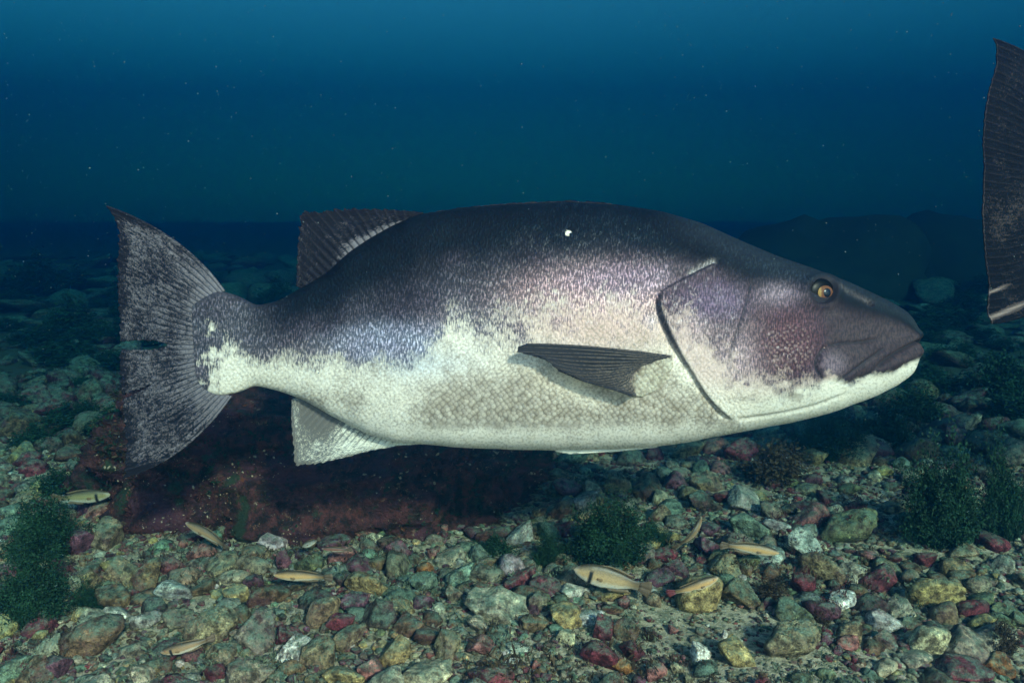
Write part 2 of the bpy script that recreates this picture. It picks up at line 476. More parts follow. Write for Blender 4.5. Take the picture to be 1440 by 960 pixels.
def build_big_body():
    NX, NT_ = 640, 340
    top = np.array(TOP, float); bot = np.array(BOT, float)
    Pt = at_plane(top[:, 0], top[:, 1], YF); Pb = at_plane(bot[:, 0], bot[:, 1], YF)
    wid = np.array(WID, float)
    Pw = at_plane(wid[:, 0], 480, YF)
    s = np.linspace(0, 1, NX)
    s = 0.5 - 0.5 * np.cos(math.pi * (0.06 + 0.94 * s)); s = (s - s[0]) / (s[-1] - s[0])
    s = 0.5 * s + 0.5 * np.linspace(0, 1, NX)
    xa, xb = max(Pt[0, 0], Pb[0, 0]), min(Pt[-1, 0], Pb[-1, 0])
    X = xa + (xb - xa) * s
    def cv(P):
        q = P[:, [0, 2]].copy(); q[:, 0] = np.linspace(0, 1, len(q)) * 0 + q[:, 0]
        return crv(q, X)
    zt, zb = cv(Pt), cv(Pb)
    w = crv(np.stack([Pw[:, 0], wid[:, 1] * YF / FPX], 1), X)
    h = np.maximum((zt - zb) / 2, 0.001); zc = (zt + zb) / 2
    # round the snout
    th = np.linspace(0, 2 * math.pi, NT_, endpoint=False)
    ct, sn = np.cos(th), np.sin(th)
    bul = np.sign(sn) * np.abs(sn) ** 0.92
    # widest a little below the middle in the trunk
    Z = zc[:, None] + h[:, None] * ct[None, :]
    Yo = w[:, None] * bul[None, :]
    sh = 0.10 * h[:, None] * (1 - ct[None, :] ** 2)
    Z = Z - sh * sstep(0.0, 0.2, s)[:, None]
    P = np.stack([np.repeat(X[:, None], NT_, 1), YF - Yo, Z], -1)     # sn>0 -> towards the camera
    # normals from grid
    du = np.gradient(P, axis=0); dv = np.roll(P, -1, 1) - np.roll(P, 1, 1)
    N = np.cross(du, dv); N /= np.linalg.norm(N, axis=-1, keepdims=True) + 1e-9
    flip = np.sign((N[:, :, 1] * (P[:, :, 1] - YF)).sum())
    N *= flip
    # pixel coordinates of the near flank; the far flank mirrors it
    Pm = P.copy(); Pm[..., 1] = YF - np.abs(P[..., 1] - YF)
    px, py, _ = project(Pm)
    disp = np.zeros(px.shape); line = np.zeros(px.shape)
    flank = sstep(0.05, 0.35, np.abs(sn))[None, :]
    # gill cover: a plate with a free edge
    d, sg, al = pl_dist(px, py, GILL)
    sd = -d * sg                                    # positive on the head side
    if np.median(sd[(px > 1000) & (px < 1100) & (py > 430) & (py < 520)]) < 0: sd = -sd
    ends = sstep(0.0, 0.06, al) * (1 - sstep(0.92, 1.0, al))
    near = ends * flank
    plate = sstep(-1.5, 1.5, sd) * np.exp(-np.maximum(sd, 0) / 55)
    disp += (0.012 - 0.007 * sstep(0.45, 0.75, al)) * plate * near - 0.004 * np.exp(-((sd + 4) / 4.0) ** 2) * near
    lw = 2.0 + 3.2 * np.exp(-((al - 0.42) / 0.12) ** 2) + 0.8 * np.exp(-((al - 0.7) / 0.3) ** 2)
    line = np.maximum(line, (0.88 - 0.50 * sstep(0.45, 0.75, al)) * near * sstep(1.0, 0.35, np.abs(sd - 0.5) / lw))
    # preopercle and cheek
    for pts, dep, sig, ln, lwid in ((PREO, 0.0045, 3.0, 0.8, 1.7), (MAXTOP, 0.005, 2.6, 0.75, 1.8), (MAXREAR, 0.006, 2.6, 0.8, 1.8),
                                    (LIPB, 0.005, 2.2, 0.85, 1.5), (CLEFT, 0.011, 2.6, 0.95, 2.2), (JAWLN, 0.003, 2.0, 0.5, 1.3)):
        d, sg, al = pl_dist(px, py, pts)
        e = sstep(-0.01, 0.08, al) * (1 - 0.7 * sstep(0.75, 1.0, al)) * flank if pts is not CLEFT else (1 - 0.8 * sstep(0.7, 1, al)) * np.maximum(flank, 1.0 * (px > 1270))
        disp -= dep * np.exp(-(d / sig) ** 2) * e
        line = np.maximum(line, ln * e * sstep(1.6, 0.4, d / lwid))
    # maxilla plate and lips stand proud
    mx = sstep(1147, 1156, px) * (1 - sstep(1235, 1275, px))
    yy = (py - 509) + (px - 1195) * 0.12
    disp += 0.006 * mx * np.exp(-(yy / 20.0) ** 4) * flank
    lip = sstep(1225, 1262, px)
    disp += 0.007 * lip * (np.exp(-((py - np.interp(px, [1200, 1250, 1294], [520, 491, 470])) / 8) ** 2)
                           + np.exp(-((py - np.interp(px, [1200, 1250, 1294], [540, 512, 494])) / 7) ** 2))
    # the chin fold
    d, sg, al = pl_dist(px, py, [(1290, 508), (1255, 527), (1200, 549), (1140, 573), (1090, 583), (1040, 590)])
    disp -= 0.003 * np.exp(-(d / 2.6) ** 2) * flank * sstep(0.35, 0.5, al)
    line = np.maximum(line, 0.22 * flank * sstep(1.6, 0.3, d / 1.6) * sstep(0.4, 0.55, al))
    # eye socket
    re = np.hypot((px - EYE[0]) / 20.5, (py - EYE[1]) / 18.0)
    disp += (0.007 * np.exp(-((re - 1.15) / 0.33) ** 2) - 0.010 * sstep(1.02, 0.75, re)) * flank
    line = np.maximum(line, 0.9 * sstep(1.12, 0.98, re) * flank)
    # nostril
    rn = np.hypot((px - 1226) / 4.5, (py - 427) / 4)
    disp -= 0.006 * sstep(1.2, 0.4, rn) * flank
    line = np.maximum(line, 0.9 * sstep(1.5, 0.7, rn) * flank)
    # shoulder notch above the gill, girdle patch behind it
    d, sg, al = pl_dist(px, py, [(1010, 366), (985, 374), (960, 388), (945, 397)])
    disp += -0.004 * np.exp(-(d / 3) ** 2) * flank
    # soft muscle unevenness
    disp += 0.0065 * fbm2(px * 0.012, py * 0.012, 51, 3) * flank + 0.0016 * fbm2(px * 0.06, py * 0.06, 55, 3) * flank
    P = P + N * disp[..., None]

    # ---- pigment fields
    nz1 = fbm2(px * 0.03, py * 0.03, 71, 4); nz2 = fbm2(px * 0.10, py * 0.10, 75, 3); nz3 = fbm2(px * 0.006, py * 0.012, 77, 3)
    bx = [270, 300, 330, 365, 400, 420, 475, 499, 554, 594, 610, 622, 633, 657, 676, 704, 736, 776, 835, 900, 930, 950, 975, 1000, 1024, 1060, 1100, 1140, 1154, 1162, 1178, 1195, 1222, 1260, 1294]
    by = [530, 505, 500, 508, 506, 507, 505, 515, 509, 500, 488, 470, 452, 450, 462, 466, 456, 444, 436, 440, 452, 470, 474, 492, 515, 522, 538, 548, 545, 528, 534, 540, 529, 518, 504]
    yb = np.interp(px, bx, by)
    softx = [270, 400, 594, 640, 700, 776, 900, 940, 1000, 1060, 1150, 1190, 1294]
    softv = [34, 34, 34, 50, 85, 110, 110, 95, 85, 70, 34, 16, 10]
    soft = np.interp(px, softx, softv)
    mask = 0.5 + (py - yb) / soft + nz1 * 0.9 + nz2 * 0.5
    def blob(cx, cy, rx, ry, p=2.0):
        return np.exp(-(((px - cx) / rx) ** 2 + ((py - cy) / ry) ** 2) ** (p / 2))
    # caudal base is blotched pale and dark
    cb_ = sstep(340, 285, px)
    mask = mask * (1 - cb_) + cb_ * (0.24 + 0.50 * sstep(485, 530, py + (px - 290) * 0.3) + 0.28 * blob(296, 465, 9, 40) + nz1 * 1.5 + nz2 * 1.7)
    mask = mask - 0.75 * sstep(322, 280, px + 40 * nz1 + 30 * nz2) + 0.5 * nz2 * sstep(340, 300, px)
    # back -> flank gradient, by depth below the back line
    ztop_px = np.interp(px, top[:, 0], top[:, 1])
    t = np.clip((py - ztop_px) / np.maximum(yb - ztop_px, 25), 0, 1.3)
    back = np.array([0.003, 0.006, 0.009]); flankc = np.array([0.050, 0.043, 0.055]); low = np.array([0.18, 0.155, 0.17])
    a1 = sstep(0.26, 0.80, t + nz1 * 0.25)[..., None]; a2 = sstep(0.72, 1.05, t + nz1 * 0.3)[..., None]
    dark = back * (1 - a1) + flankc * a1
    dark = dark * (1 - a2) + low * a2
    def over(c, col, a):
        a = np.clip(a, 0, 1)[..., None]
        return c * (1 - a) + np.array(col) * a
    dark = over(dark, (0.25, 0.26, 0.34), 0.75 * blob(560, 485, 95, 32, 4))
    dark = over(dark, (0.54, 0.35, 0.345), 0.80 * blob(850, 425, 130, 48, 3))  # pink iridescent sheen of the flank, put into the colour
    dark = over(dark, (0.19, 0.14, 0.185), 0.70 * blob(890, 395, 100, 24, 3))
    tailw = sstep(420, 300, px)
    dark = over(dark, (0.075, 0.07, 0.085), 0.8 * tailw)
    # head
    hd = sstep(-6, 8, sd) * sstep(0, 0.15, t) * (px > 915)
    dark = over(dark, (0.050, 0.031, 0.041), 0.9 * hd * sstep(0.22, 0.5, t))
    dark = over(dark, (0.45, 0.33, 0.33), 0.75 * blob(975, 465, 26, 28) * hd)
    dark = over(dark, (0.48, 0.36, 0.37), 0.75 * blob(1040, 508, 40, 46) * hd)
    dark = over(dark, (0.14, 0.10, 0.15), 0.9 * blob(1000, 425, 50, 26, 3) * hd)
    dark = over(dark, (0.095, 0.046, 0.053), 0.85 * blob(1106, 482, 52, 56, 3) * hd)
    dark = over(dark, (0.34, 0.25, 0.30), 0.5 * blob(1095, 414, 30, 16))
    dark = over(dark, (0.050, 0.036, 0.040), 0.86 * sstep(1150, 1175, px) * sstep(0.15, 0.4, t))
    dark = over(dark, (0.30, 0.23, 0.20), 0.7 * np.exp(-(pl_dist(px, py, [(1178, 404), (1200, 412), (1222, 424)])[0] / 4.0) ** 2))
    dark = over(dark, (0.26, 0.20, 0.24), 0.7 * blob(1168, 512, 18, 14))
    dark = over(dark, (0.50, 0.46, 0.44), 0.6 * np.exp(-(pl_dist(px, py, [(1004, 368), (990, 372), (972, 383)])[0] / 3.2) ** 2))
    dark = over(dark, (0.02, 0.016, 0.02), 0.6 * blob(952, 383, 16, 9))
    dark = over(dark, (0.020, 0.028, 0.036), 0.9 * sstep(0.26, 0.05, t) * sstep(900, 1010, px))
    # pale skin marks
    gird = blob(922, 465, 15, 26, 4)
    dark = over(dark, (0.50, 0.44, 0.45), 0.7 * gird)
    light = np.ones(px.shape + (3,)) * np.array([0.71, 0.635, 0.56])
    light = over(light, (0.78, 0.71, 0.645), sstep(570, 610, py + nz1 * 30))
    light = over(light, (0.66, 0.42, 0.38), 0.85 * blob(850, 458, 140, 42, 3))  # same pink sheen painted on the pale skin
    light = over(light, (0.62, 0.50, 0.36), 0.55 * blob(830, 530, 80, 22, 3))  # orange glow cast by the pectoral fin, painted into the skin
    light = over(light, (0.46, 0.50, 0.58), 0.6 * blob(590, 510, 70, 24))
    light = over(light, (0.54, 0.38, 0.36), 0.85 * hd * sstep(575, 520, py))
    light = over(light, (0.68, 0.63, 0.56), 0.9 * sstep(1040, 1080, px) * sstep(548, 560, py + (px - 1100) * 0.32))
    brown = (0.85 * blob(650, 560, 50, 40, 2) + 1.0 * blob(742, 563, 36, 30, 2) + 0.55 * blob(655, 590, 60, 16) + 0.5 * blob(945, 570, 46, 32) + 0.45 * blob(880, 520, 60, 40)
             + 0.42 * blob(790, 585, 110, 30) + 0.35 * blob(450, 560, 40, 16) + 0.30 * blob(900, 590, 90, 20) + 0.5 * blob(1090, 545, 45, 14) + 0.9 * blob(1118, 558, 12, 6, 4) + 0.36)
    brown = brown * sstep(625, 590, py) + nz1 * 1.0 + nz3 * 0.4
    brown = np.where(hd > 0.5, 0.30 * blob(1060, 545, 60, 20) + 0.9 * blob(1118, 558, 11, 6, 4) + 0.42 * blob(1070, 560, 60, 8) + nz1 * 0.7, brown)
    brown = brown * sstep(300, 420, px)
    # cheek scales show pale centres
    cheek = blob(1110, 490, 46, 50, 4)
    scal = np.clip(0.55 + 0.5 * cheek - 0.5 * sstep(1150, 1170, px), 0, 1.1) * (1 - 0.9 * (sstep(1040, 1060, px) * (1 - cheek)))
    scal = scal * (1 - 0.8 * sstep(585, 605, py) * (px < 1040))
    streak = np.where(px < 940, 1.0, 0.42) * (1 - 0.75 * sstep(1140, 1160, px)) * sstep(0.02, 0.12, t)
    mask = mask - 0.0
    # white scars
    for cx, cy, rx, ry in ((798, 328, 3.6, 5.2), (802, 326, 2.2, 2.2), (1209, 505, 2.6, 1.9), (1160, 489, 1.6, 1.3), (1232, 425, 1.6, 2.2)):
        q = np.hypot((px - cx) / rx, (py - cy) / ry)
        mask = mask + 1.7 * sstep(1.35, 0.5, q + nz2 * 0.9); line = line * (1 - sstep(1.2, 0.8, q))
        brown = brown - 2 * sstep(1.3, 0.8, q)
    v = P.reshape(-1, 3)
    n = NX * NT_
    i = np.arange(n).reshape(NX, NT_); j = np.roll(i, -1, 1)
    f = np.stack([i[:-1], i[1:], j[1:], j[:-1]], -1).reshape(-1, 4)
    # close the two ends
    return v, f, (i[0], i[-1]), dict(px=px, py=py, dark=dark, light=light, mask=mask, brown=brown, line=line, scal=scal, streak=streak)

def make_big_body():
    v, f, (e0, e1), A = build_big_body()
    n0 = len(v)
    v = np.concatenate([v, v[e0].mean(0, keepdims=True), v[e1].mean(0, keepdims=True)])
    cap = []
    for k, ring in ((n0, e0), (n0 + 1, e1)):
        r2 = np.roll(ring, -1)
        for a, b in zip(ring, r2):
            cap.append((a, b, k, k) if k == n0 else (b, a, k, k))
    def ex(a):
        a = a.reshape(n0, -1)
        return np.concatenate([a, a[[e0[0]]], a[[e1[0]]]])
    quads = f
    me = bpy.data.meshes.new('body')
    capt = [c[:3] for c in cap]
    nq, nt = len(quads), len(capt)
    loops = np.concatenate([quads.ravel(), np.array(capt).ravel()]).astype(np.int32)
    me.vertices.add(len(v)); me.vertices.foreach_set('co', v.astype(np.float32).ravel())
    me.loops.add(len(loops)); me.loops.foreach_set('vertex_index', loops)
    me.polygons.add(nq + nt)
    me.polygons.foreach_set('loop_start', np.concatenate([np.arange(0, nq * 4, 4), nq * 4 + np.arange(0, nt * 3, 3)]).astype(np.int32))
    me.polygons.foreach_set('loop_total', np.concatenate([np.full(nq, 4), np.full(nt, 3)]).astype(np.int32))
    me.polygons.foreach_set('use_smooth', np.ones(nq + nt, bool))
    me.update(calc_edges=True); me.validate()
    bm = bmesh.new(); bm.from_mesh(me); bmesh.ops.recalc_face_normals(bm, faces=bm.faces); bm.to_mesh(me); bm.free()
    put_attr(me, 'pix', ex(np.stack([A['px'], A['py'], np.zeros_like(A['px'])], -1)), 'FLOAT_VECTOR')
    put_attr(me, 'dark_pigment', ex(A['dark']), 'FLOAT_COLOR')
    put_attr(me, 'light_pigment', ex(A['light']), 'FLOAT_COLOR')
    for nm, key in (('light_mask', 'mask'), ('brown_mask', 'brown'), ('line_mask', 'line'), ('scale_amount', 'scal'), ('streak', 'streak')):
        put_attr(me, nm, ex(A[key]))
    me.materials.append(M_BODY)
    return me

FISH_O = at_plane(740, 470, YF)            # origin of the big fish

def resample(pts, n):
    p = np.array(pts, float)
    s = np.concatenate([[0], np.cumsum(np.hypot(*(p[1:] - p[:-1]).T))]); s /= s[-1]
    q = np.linspace(0, 1, n)
    return np.stack([np.interp(q, s, p[:, 0]), np.interp(q, s, p[:, 1])], -1)

def fin_mesh(name, base, tip, mid=None, nu=90, rays=26, sub=6, yfun=None, ridge=0.0016, hole=None, ragged=0.0, thick=0.0035, pale=None, mat=M_FIN, seed=1, keep_len=None):
    """a fin drawn by its base and its free edge, with a raised ray every `sub` columns; real thickness"""
    nv = rays * sub + 1
    B = resample(base, nv); T = resample(tip, nv)
    u = np.linspace(0, 1, nu)[:, None, None]
    vv = np.linspace(0, 1, nv)
    r_ = np.random.default_rng(seed)
    if ragged:
        ray_id = (np.arange(nv) // sub)
        cut = 1 - ragged * (0.35 * r_.random(rays + 1)[ray_id] + 0.65 * r_.random(nv) ** 2 + 0.5 * np.abs(np.sin(np.pi * np.arange(nv) / sub)) )
        T = B + (T - B) * cut[:, None]
    if mid is not None:
        Mm = resample(mid, nv)
        C = 2 * Mm - 0.5 * (B + T)
        Q = (1 - u) ** 2 * B + 2 * u * (1 - u) * C + u ** 2 * T
    else:
        Q = (1 - u) * B + u * T
    px, py = Q[..., 0], Q[..., 1]
    U = np.repeat(u[:, :, 0], nv, 1); V = np.repeat(vv[None, :], nu, 0)
    rd = 0.5 + 0.5 * np.cos(2 * np.pi * np.arange(nv) / sub)[None, :] + 0 * U
    # rays branch towards the edge
    rd2 = 0.5 + 0.5 * np.cos(4 * np.pi * np.arange(nv) / sub)[None, :]
    br = sstep(0.35, 0.7, U)
    rd = rd * (1 - br * 0.6) + rd2 * br * 0.6
    P = yfun(px, py, U, V)
    d = CAM - P; d /= np.linalg.norm(d, axis=-1, keepdims=True)
    off = ridge * rd * (1 - 0.6 * U) + 0.0012 * fbm2(U * 18, V * rays * 0.8, seed + 5, 3) + 0.006 * fbm2(U * 3, V * 7, seed + 9, 2) * U
    P = P + d * off[..., None]
    i = np.arange(nu * nv).reshape(nu, nv)
    f = np.stack([i[:-1, :-1], i[1:, :-1], i[1:, 1:], i[:-1, 1:]], -1)
    if hole is not None:
        cx = (px[:-1, :-1] + px[1:, 1:]) / 2; cy = (py[:-1, :-1] + py[1:, 1:]) / 2
        f = f[~hole(cx, cy)]
    f = f.reshape(-1, 4)
    me = mesh_data(name, P.reshape(-1, 3) - FISH_O, f)
    put_attr(me, 'ray', np.stack([U, V * rays, np.full(U.shape, seed * 3.7)], -1).reshape(-1, 3), 'FLOAT_VECTOR')
    put_attr(me, 'ridge', rd.reshape(-1))
    pl = np.full(U.shape, 0.5) if pale is None else pale(px, py, U, V) + 0 * U
    put_attr(me, 'pale', pl.reshape(-1))
    me.materials.append(mat)
    return me

def solid(o, t):
    m = o.modifiers.new('thickness', 'SOLIDIFY'); m.thickness = t; m.offset = 0
    return o

def make_fish():
    root = bpy.data.objects.new('giant_sea_bass', None)
    root.empty_display_size = 0.1
    COL.objects.link(root)
    root.location = FISH_O
    tag(root, 'huge sea bass with dark back and white belly swimming right above the rubble', 'fish', 'giant sea bass')
    me = make_big_body()
    vv = np.empty(len(me.vertices) * 3, np.float32); me.vertices.foreach_get('co', vv)
    W = vv.reshape(-1, 3).astype(float)
    polys = [tuple(p.vertices) for p in me.polygons]
    bvh = BVHTree.FromPolygons([tuple(p) for p in W], polys)
    me.vertices.foreach_set('co', (W - FISH_O).astype(np.float32).ravel()); me.update()
    link('body', me, None, root)

    def surf(px, py):
        d = Vector(ray(px, py)).normalized()
        h = bvh.ray_cast(Vector(CAM), d)
        return np.array(h[0]) if h[0] is not None else None

    # ---- eyes
    c = surf(EYE[0], EYE[1] )
    pxm = 1 / FPX * (c[1])
    def disc(name, mat, parent, cx, cy, rx, ry, bulge, lift, side, r0=0.0):
        nr, na = 14, 40
        rr = np.linspace(r0, 1, nr)[:, None]; aa = np.linspace(0, 2 * np.pi, na, endpoint=False)[None, :]
        x = rr * np.cos(aa) * rx * pxm; z = rr * np.sin(aa) * ry * pxm
        y = -(lift + bulge * np.sqrt(np.maximum(0, 1.0 - 0.96 * rr ** 2)) + 0 * aa)
        v = np.stack([x, y, z], -1).reshape(-1, 3)
        i = np.arange(nr * na).reshape(nr, na); j = np.roll(i, -1, 1)
        f = np.stack([i[:-1], i[1:], j[1:], j[:-1]], -1).reshape(-1, 4)
        me = mesh_data(name, v, f); me.materials.append(mat)
        o = link(name, me, None, parent)
        return o
    kk = NT('iris_gold'); geo = kk.n('TexCoord').outputs['Object']
    nz = kk.noise(geo, 260, 3, 0.6)
    sx = kk.n('SeparateXYZ'); kk.set(sx.inputs[0], geo)
    yel = kk.ramp(kk.math('ADD', sx.outputs[0], kk.math('MULTIPLY', kk.math('SUBTRACT', nz, 0.5), 0.006)), -0.0088, -0.0135)
    M_IRIS = kk.done(kk.mix(yel, kk.mix(nz, (0.07, 0.028, 0.014), (0.16, 0.065, 0.032)), (0.28, 0.165, 0.055)), 0.5, None, 0.1)
    M_EYE = mat_simple('eye_dark', (0.002, 0.002, 0.002), 0.35, 80, 0.3, 0.1)
    M_PUP = mat_simple('pupil_black', (0.006, 0.010, 0.018), 0.25, 80, 0.2, 0.3)
    # the eye looks out sideways and a little forwards
    for side in (1, -1):
        hold = c - FISH_O
        loc = Vector((hold[0], hold[1] if side == 1 else -hold[1] + 0.0, hold[2]))
        if side == -1:
            loc.y = (YF - FISH_O[1]) * 2 - hold[1]
        eb = disc('eye', M_EYE, root, 0, 0, 21, 18.5, 0.009, -0.0035, side)
        eb.location = loc
        eb.rotation_euler = (math.radians(-8), 0, math.radians(17 if side == 1 else 163))
        ir = disc('iris', M_IRIS, eb, 0, 0, 12.5, 9.8, 0.004, 0.0052, side, 0.3)
        ir.location = (0.003, 0, -0.002)
        pu = disc('pupil', M_PUP, eb, 0, 0, 7.4, 7.0, 0.0045, 0.0062, side)
        pu.location = (0.0045, 0, -0.0025)

    # ---- fins
    plane = lambda bend: (lambda px, py, U, V: at_plane(px, py, YF + bend * U))
    def slit(x, y):
        a = ((x - 198) / 38.0) ** 2 + ((y - 485) / 7.0) ** 2 < 1
        b = (np.abs((y - 549) + (x - 195) * 0.42) < 3.2 * np.clip((218 - x) / 30, 0, 1)) & (x < 218) & (x > 150)
        c2 = (np.abs(y - 486) < 6.0) & (x < 195)
        return a | b | c2
    tail_pale = lambda px, py, U, V: 0.52 + 0.14 * sstep(0.35, 0.0, U) - 0.10 * sstep(0.85, 1.0, U) - 0.25 * sstep(0.90, 1.0, np.abs(2 * V - 1)) * sstep(0.5, 1, U)
    tail = fin_mesh('tail_fin', [(316, 409), (296, 420), (284, 445), (280, 482), (284, 520), (298, 548), (326, 557)],
                    [(148, 288), (158, 303), (166, 325), (164, 360), (164, 400), (166, 440), (168, 480), (167, 520), (170, 560), (173, 600), (176, 635), (171, 674)],
                    [(246, 338), (232, 370), (224, 410), (221, 482), (224, 530), (234, 590), (256, 632)],
                    nu=150, rays=34, sub=6, yfun=plane(0.03), hole=slit, ragged=0.035, pale=tail_pale, seed=3)
    solid(link('tail_fin', tail, None, root), 0.005)
    dors = fin_mesh('soft_dorsal_fin', [(425, 406), (462, 388), (492, 357), (522, 338), (552, 321), (590, 305)],
                    [(416, 402), (416, 380), (417, 350), (418, 325), (421, 296), (450, 293), (500, 291), (545, 293), (596, 299)],
                    None, nu=80, rays=20, sub=6, yfun=plane(0.0), ragged=0.085, seed=5,
                    pale=lambda px, py, U, V: 0.40 + 0.45 * sstep(0.35, 0.0, U) * sstep(0.3, 0.6, V) - 0.25 * sstep(0.6, 1, U) * sstep(0.35, 0.5, V))
    solid(link('soft_dorsal_fin', dors, None, root), 0.004)
    spin = fin_mesh('spiny_dorsal_fin', [(592, 305), (650, 296), (720, 291), (800, 288), (850, 290), (885, 294)],
                    [(592, 300), (650, 291), (720, 284.5), (765, 282), (800, 281.5), (850, 285), (880, 290)],
                    None, nu=16, rays=11, sub=8, yfun=plane(0.0), ragged=0.3, seed=6, mat=M_FIN2)
    solid(link('spiny_dorsal_fin', spin, None, root), 0.004)
    anal = fin_mesh('anal_fin', [(421, 556), (451, 569), (482, 586), (522, 605), (562, 617), (585, 620)],
                    [(410, 562), (409, 590), (411, 625), (413, 657), (440, 654), (480, 645), (520, 634), (560, 626), (588, 624)],
                    None, nu=90, rays=22, sub=6, yfun=plane(0.0), ragged=0.05, seed=7, mat=M_ANAL,
                    pale=lambda px, py, U, V: 0.46 + 0.22 * sstep(0.2, 0.9, V) - 0.30 * np.exp(-(((px - 452) / 22) ** 2 + ((py - 583) / 18) ** 2)) - 0.1 * sstep(0.8, 1.0, U))
    solid(link('anal_fin', anal, None, root), 0.004)
    # pectoral: rooted on the flank, standing off towards its tip
    def on_flank(lift0, lift1):
        def fn(px, py, U, V):
            out = np.empty(px.shape + (3,)); last = None
            for a in range(px.shape[0]):
                for b in range(px.shape[1]):
                    s_ = surf(px[a, b], py[a, b])
                    d = CAM - s_; d = d / np.linalg.norm(d)
                    out[a, b] = s_ + d * (lift0 + (lift1 - lift0) * U[a, b] ** 0.8)
            return out
        return fn
    pec = fin_mesh('pectoral_fin', [(943, 501), (925, 506), (905, 513), (890, 522), (884, 535), (894, 555)],
                   [(738, 483), (725, 488), (724, 494), (742, 498), (763, 503), (784, 520), (808, 531), (830, 538), (852, 544), (872, 550), (889, 556)],
                   [(840, 488), (830, 501), (828, 512), (835, 524), (850, 535), (891, 556)],
                   nu=70, rays=18, sub=5, yfun=on_flank(0.004, 0.035), ragged=0.02, seed=8, mat=M_PEC, ridge=0.002,
                   pale=lambda px, py, U, V: 0.40 + 0.20 * V - 0.18 * U)
    solid(link('pectoral_fin', pec, None, root), 0.004)
    # fleshy scaled root of the pectoral
    store = {}
    fl = on_flank(0.001, 0.006)
    def keep_px(px, py, U, V):
        store.update(px=px.copy(), py=py.copy(), U=U.copy(), V=V.copy())
        return fl(px, py, U, V)
    flesh = fin_mesh('pectoral_base', [(944, 499), (946, 515), (938, 532), (922, 548), (902, 557)],
                     [(932, 500), (905, 511), (888, 521), (882, 534), (892, 556)],
                     None, nu=24, rays=9, sub=4, yfun=keep_px, seed=9, ridge=0.0002, mat=M_BODY)
    X, Yp, U_ = store['px'], store['py'], store['U']
    n1 = fbm2(X * 0.08, Yp * 0.08, 91, 3)
    put_attr(flesh, 'pix', np.stack([X, Yp, 0 * X], -1).reshape(-1, 3), 'FLOAT_VECTOR')
    put_attr(flesh, 'dark_pigment', np.tile([0.11, 0.085, 0.07], (X.size, 1)), 'FLOAT_COLOR')
    put_attr(flesh, 'light_pigment', np.tile([0.52, 0.47, 0.38], (X.size, 1)), 'FLOAT_COLOR')
    put_attr(flesh, 'light_mask', (0.95 - 0.75 * sstep(0.55, 1.0, U_) - 0.5 * sstep(0.12, 0.0, store['V']) + n1 * 0.9).reshape(-1))
    put_attr(flesh, 'brown_mask', (0.55 + n1).reshape(-1)); put_attr(flesh, 'line_mask', np.zeros(X.size))
    put_attr(flesh, 'scale_amount', np.full(X.size, 0.8)); put_attr(flesh, 'streak', np.full(X.size, 0.3))
    solid(link('pectoral_base', flesh, None, root), 0.004)
    # the same pair on the far side
    for src in ('pectoral_fin', 'pectoral_base'):
        s_ = [o for o in root.children if o.name == src][0]
        o = s_.copy(); COL.objects.link(o); o.parent = root
        o.scale.y = -1; o.location.y = 2 * (YF - FISH_O[1])
    pel = fin_mesh('pelvic_fin', [(934, 612), (930, 620), (924, 628)], [(777, 630), (782, 634), (800, 637)], [(850, 621), (850, 628), (858, 635)],
                   nu=50, rays=6, sub=5, yfun=lambda px, py, U, V: at_plane(px, py, YF - 0.055 + 0.01 * U), seed=10, mat=M_ANAL, pale=lambda px, py, U, V: 0.80 - 0.1 * V)
    solid(link('pelvic_fin', pel, None, root), 0.004)
    return root

BIG = make_fish()

# ------------------------------------------------------------------ the second fish, mostly out of frame
def second_fish():
    root = bpy.data.objects.new('giant_sea_bass', None); COL.objects.link(root)
    tag(root, 'second dark sea bass whose tail fin alone enters the frame at right edge', 'fish', 'giant sea bass')
    off = at_plane(1385, 255, YF) - at_plane(165, 480, YF)
    root.location = FISH_O + off
    for ch in list(BIG.children):
        if ch.name.startswith('tail_fin'): continue
        c = ch.copy(); COL.objects.link(c); c.parent = root
        for g in list(ch.children):
            d = g.copy(); COL.objects.link(d); d.parent = c
    edge = [(1396, 53), (1401, 62), (1402, 88), (1396, 108), (1390, 128), (1385, 150), (1382, 178), (1381, 205), (1383, 235), (1381, 262), (1380, 300), (1382, 335),
            (1385, 368), (1390, 400), (1387, 425), (1386, 440), (1393, 456)]
    base = [(1526, 184), (1506, 195), (1494, 220), (1490, 257), (1494, 295), (1508, 323), (1536, 332)]
    t = fin_mesh('tail_fin', base, edge, [(1476, 100), (1452, 135), (1440, 185), (1436, 257), (1442, 325), (1456, 388), (1482, 420)],
                 nu=150, rays=34, sub=6, yfun=lambda px, py, U, V: at_plane(px, py, YF + 0.02 * U) - off, ragged=0.012, seed=23, mat=M_FIN2,
                 pale=lambda px, py, U, V: 0.40 - 0.10 * sstep(0.8, 1, U) + 0.10 * np.exp(-((V - 0.62) / 0.1) ** 2)
                 + 1.2 * (np.exp(-((py - 449 + (px - 1386) * 0.42) / 4.0) ** 2) * sstep(0.55, 0.8, U) + np.exp(-((py - 413 + (px - 1386) * 0.4) / 2.2) ** 2) * sstep(0.75, 0.9, U)) + 0.5 * sstep(0.99, 0.997, U))
    solid(link('tail_fin', t, None, root), 0.005)

second_fish()
#@@REST
# ------------------------------------------------------------------ rocks
def ico(sub):
    bm = bmesh.new(); bmesh.ops.create_icosphere(bm, subdivisions=sub, radius=1)
    v = np.array([x.co[:] for x in bm.verts]); f = np.array([[q.index for q in x.verts] for x in bm.faces])
    bm.free()
    return v, f
ICO = {k: ico(k) for k in (1, 2, 3, 4)}

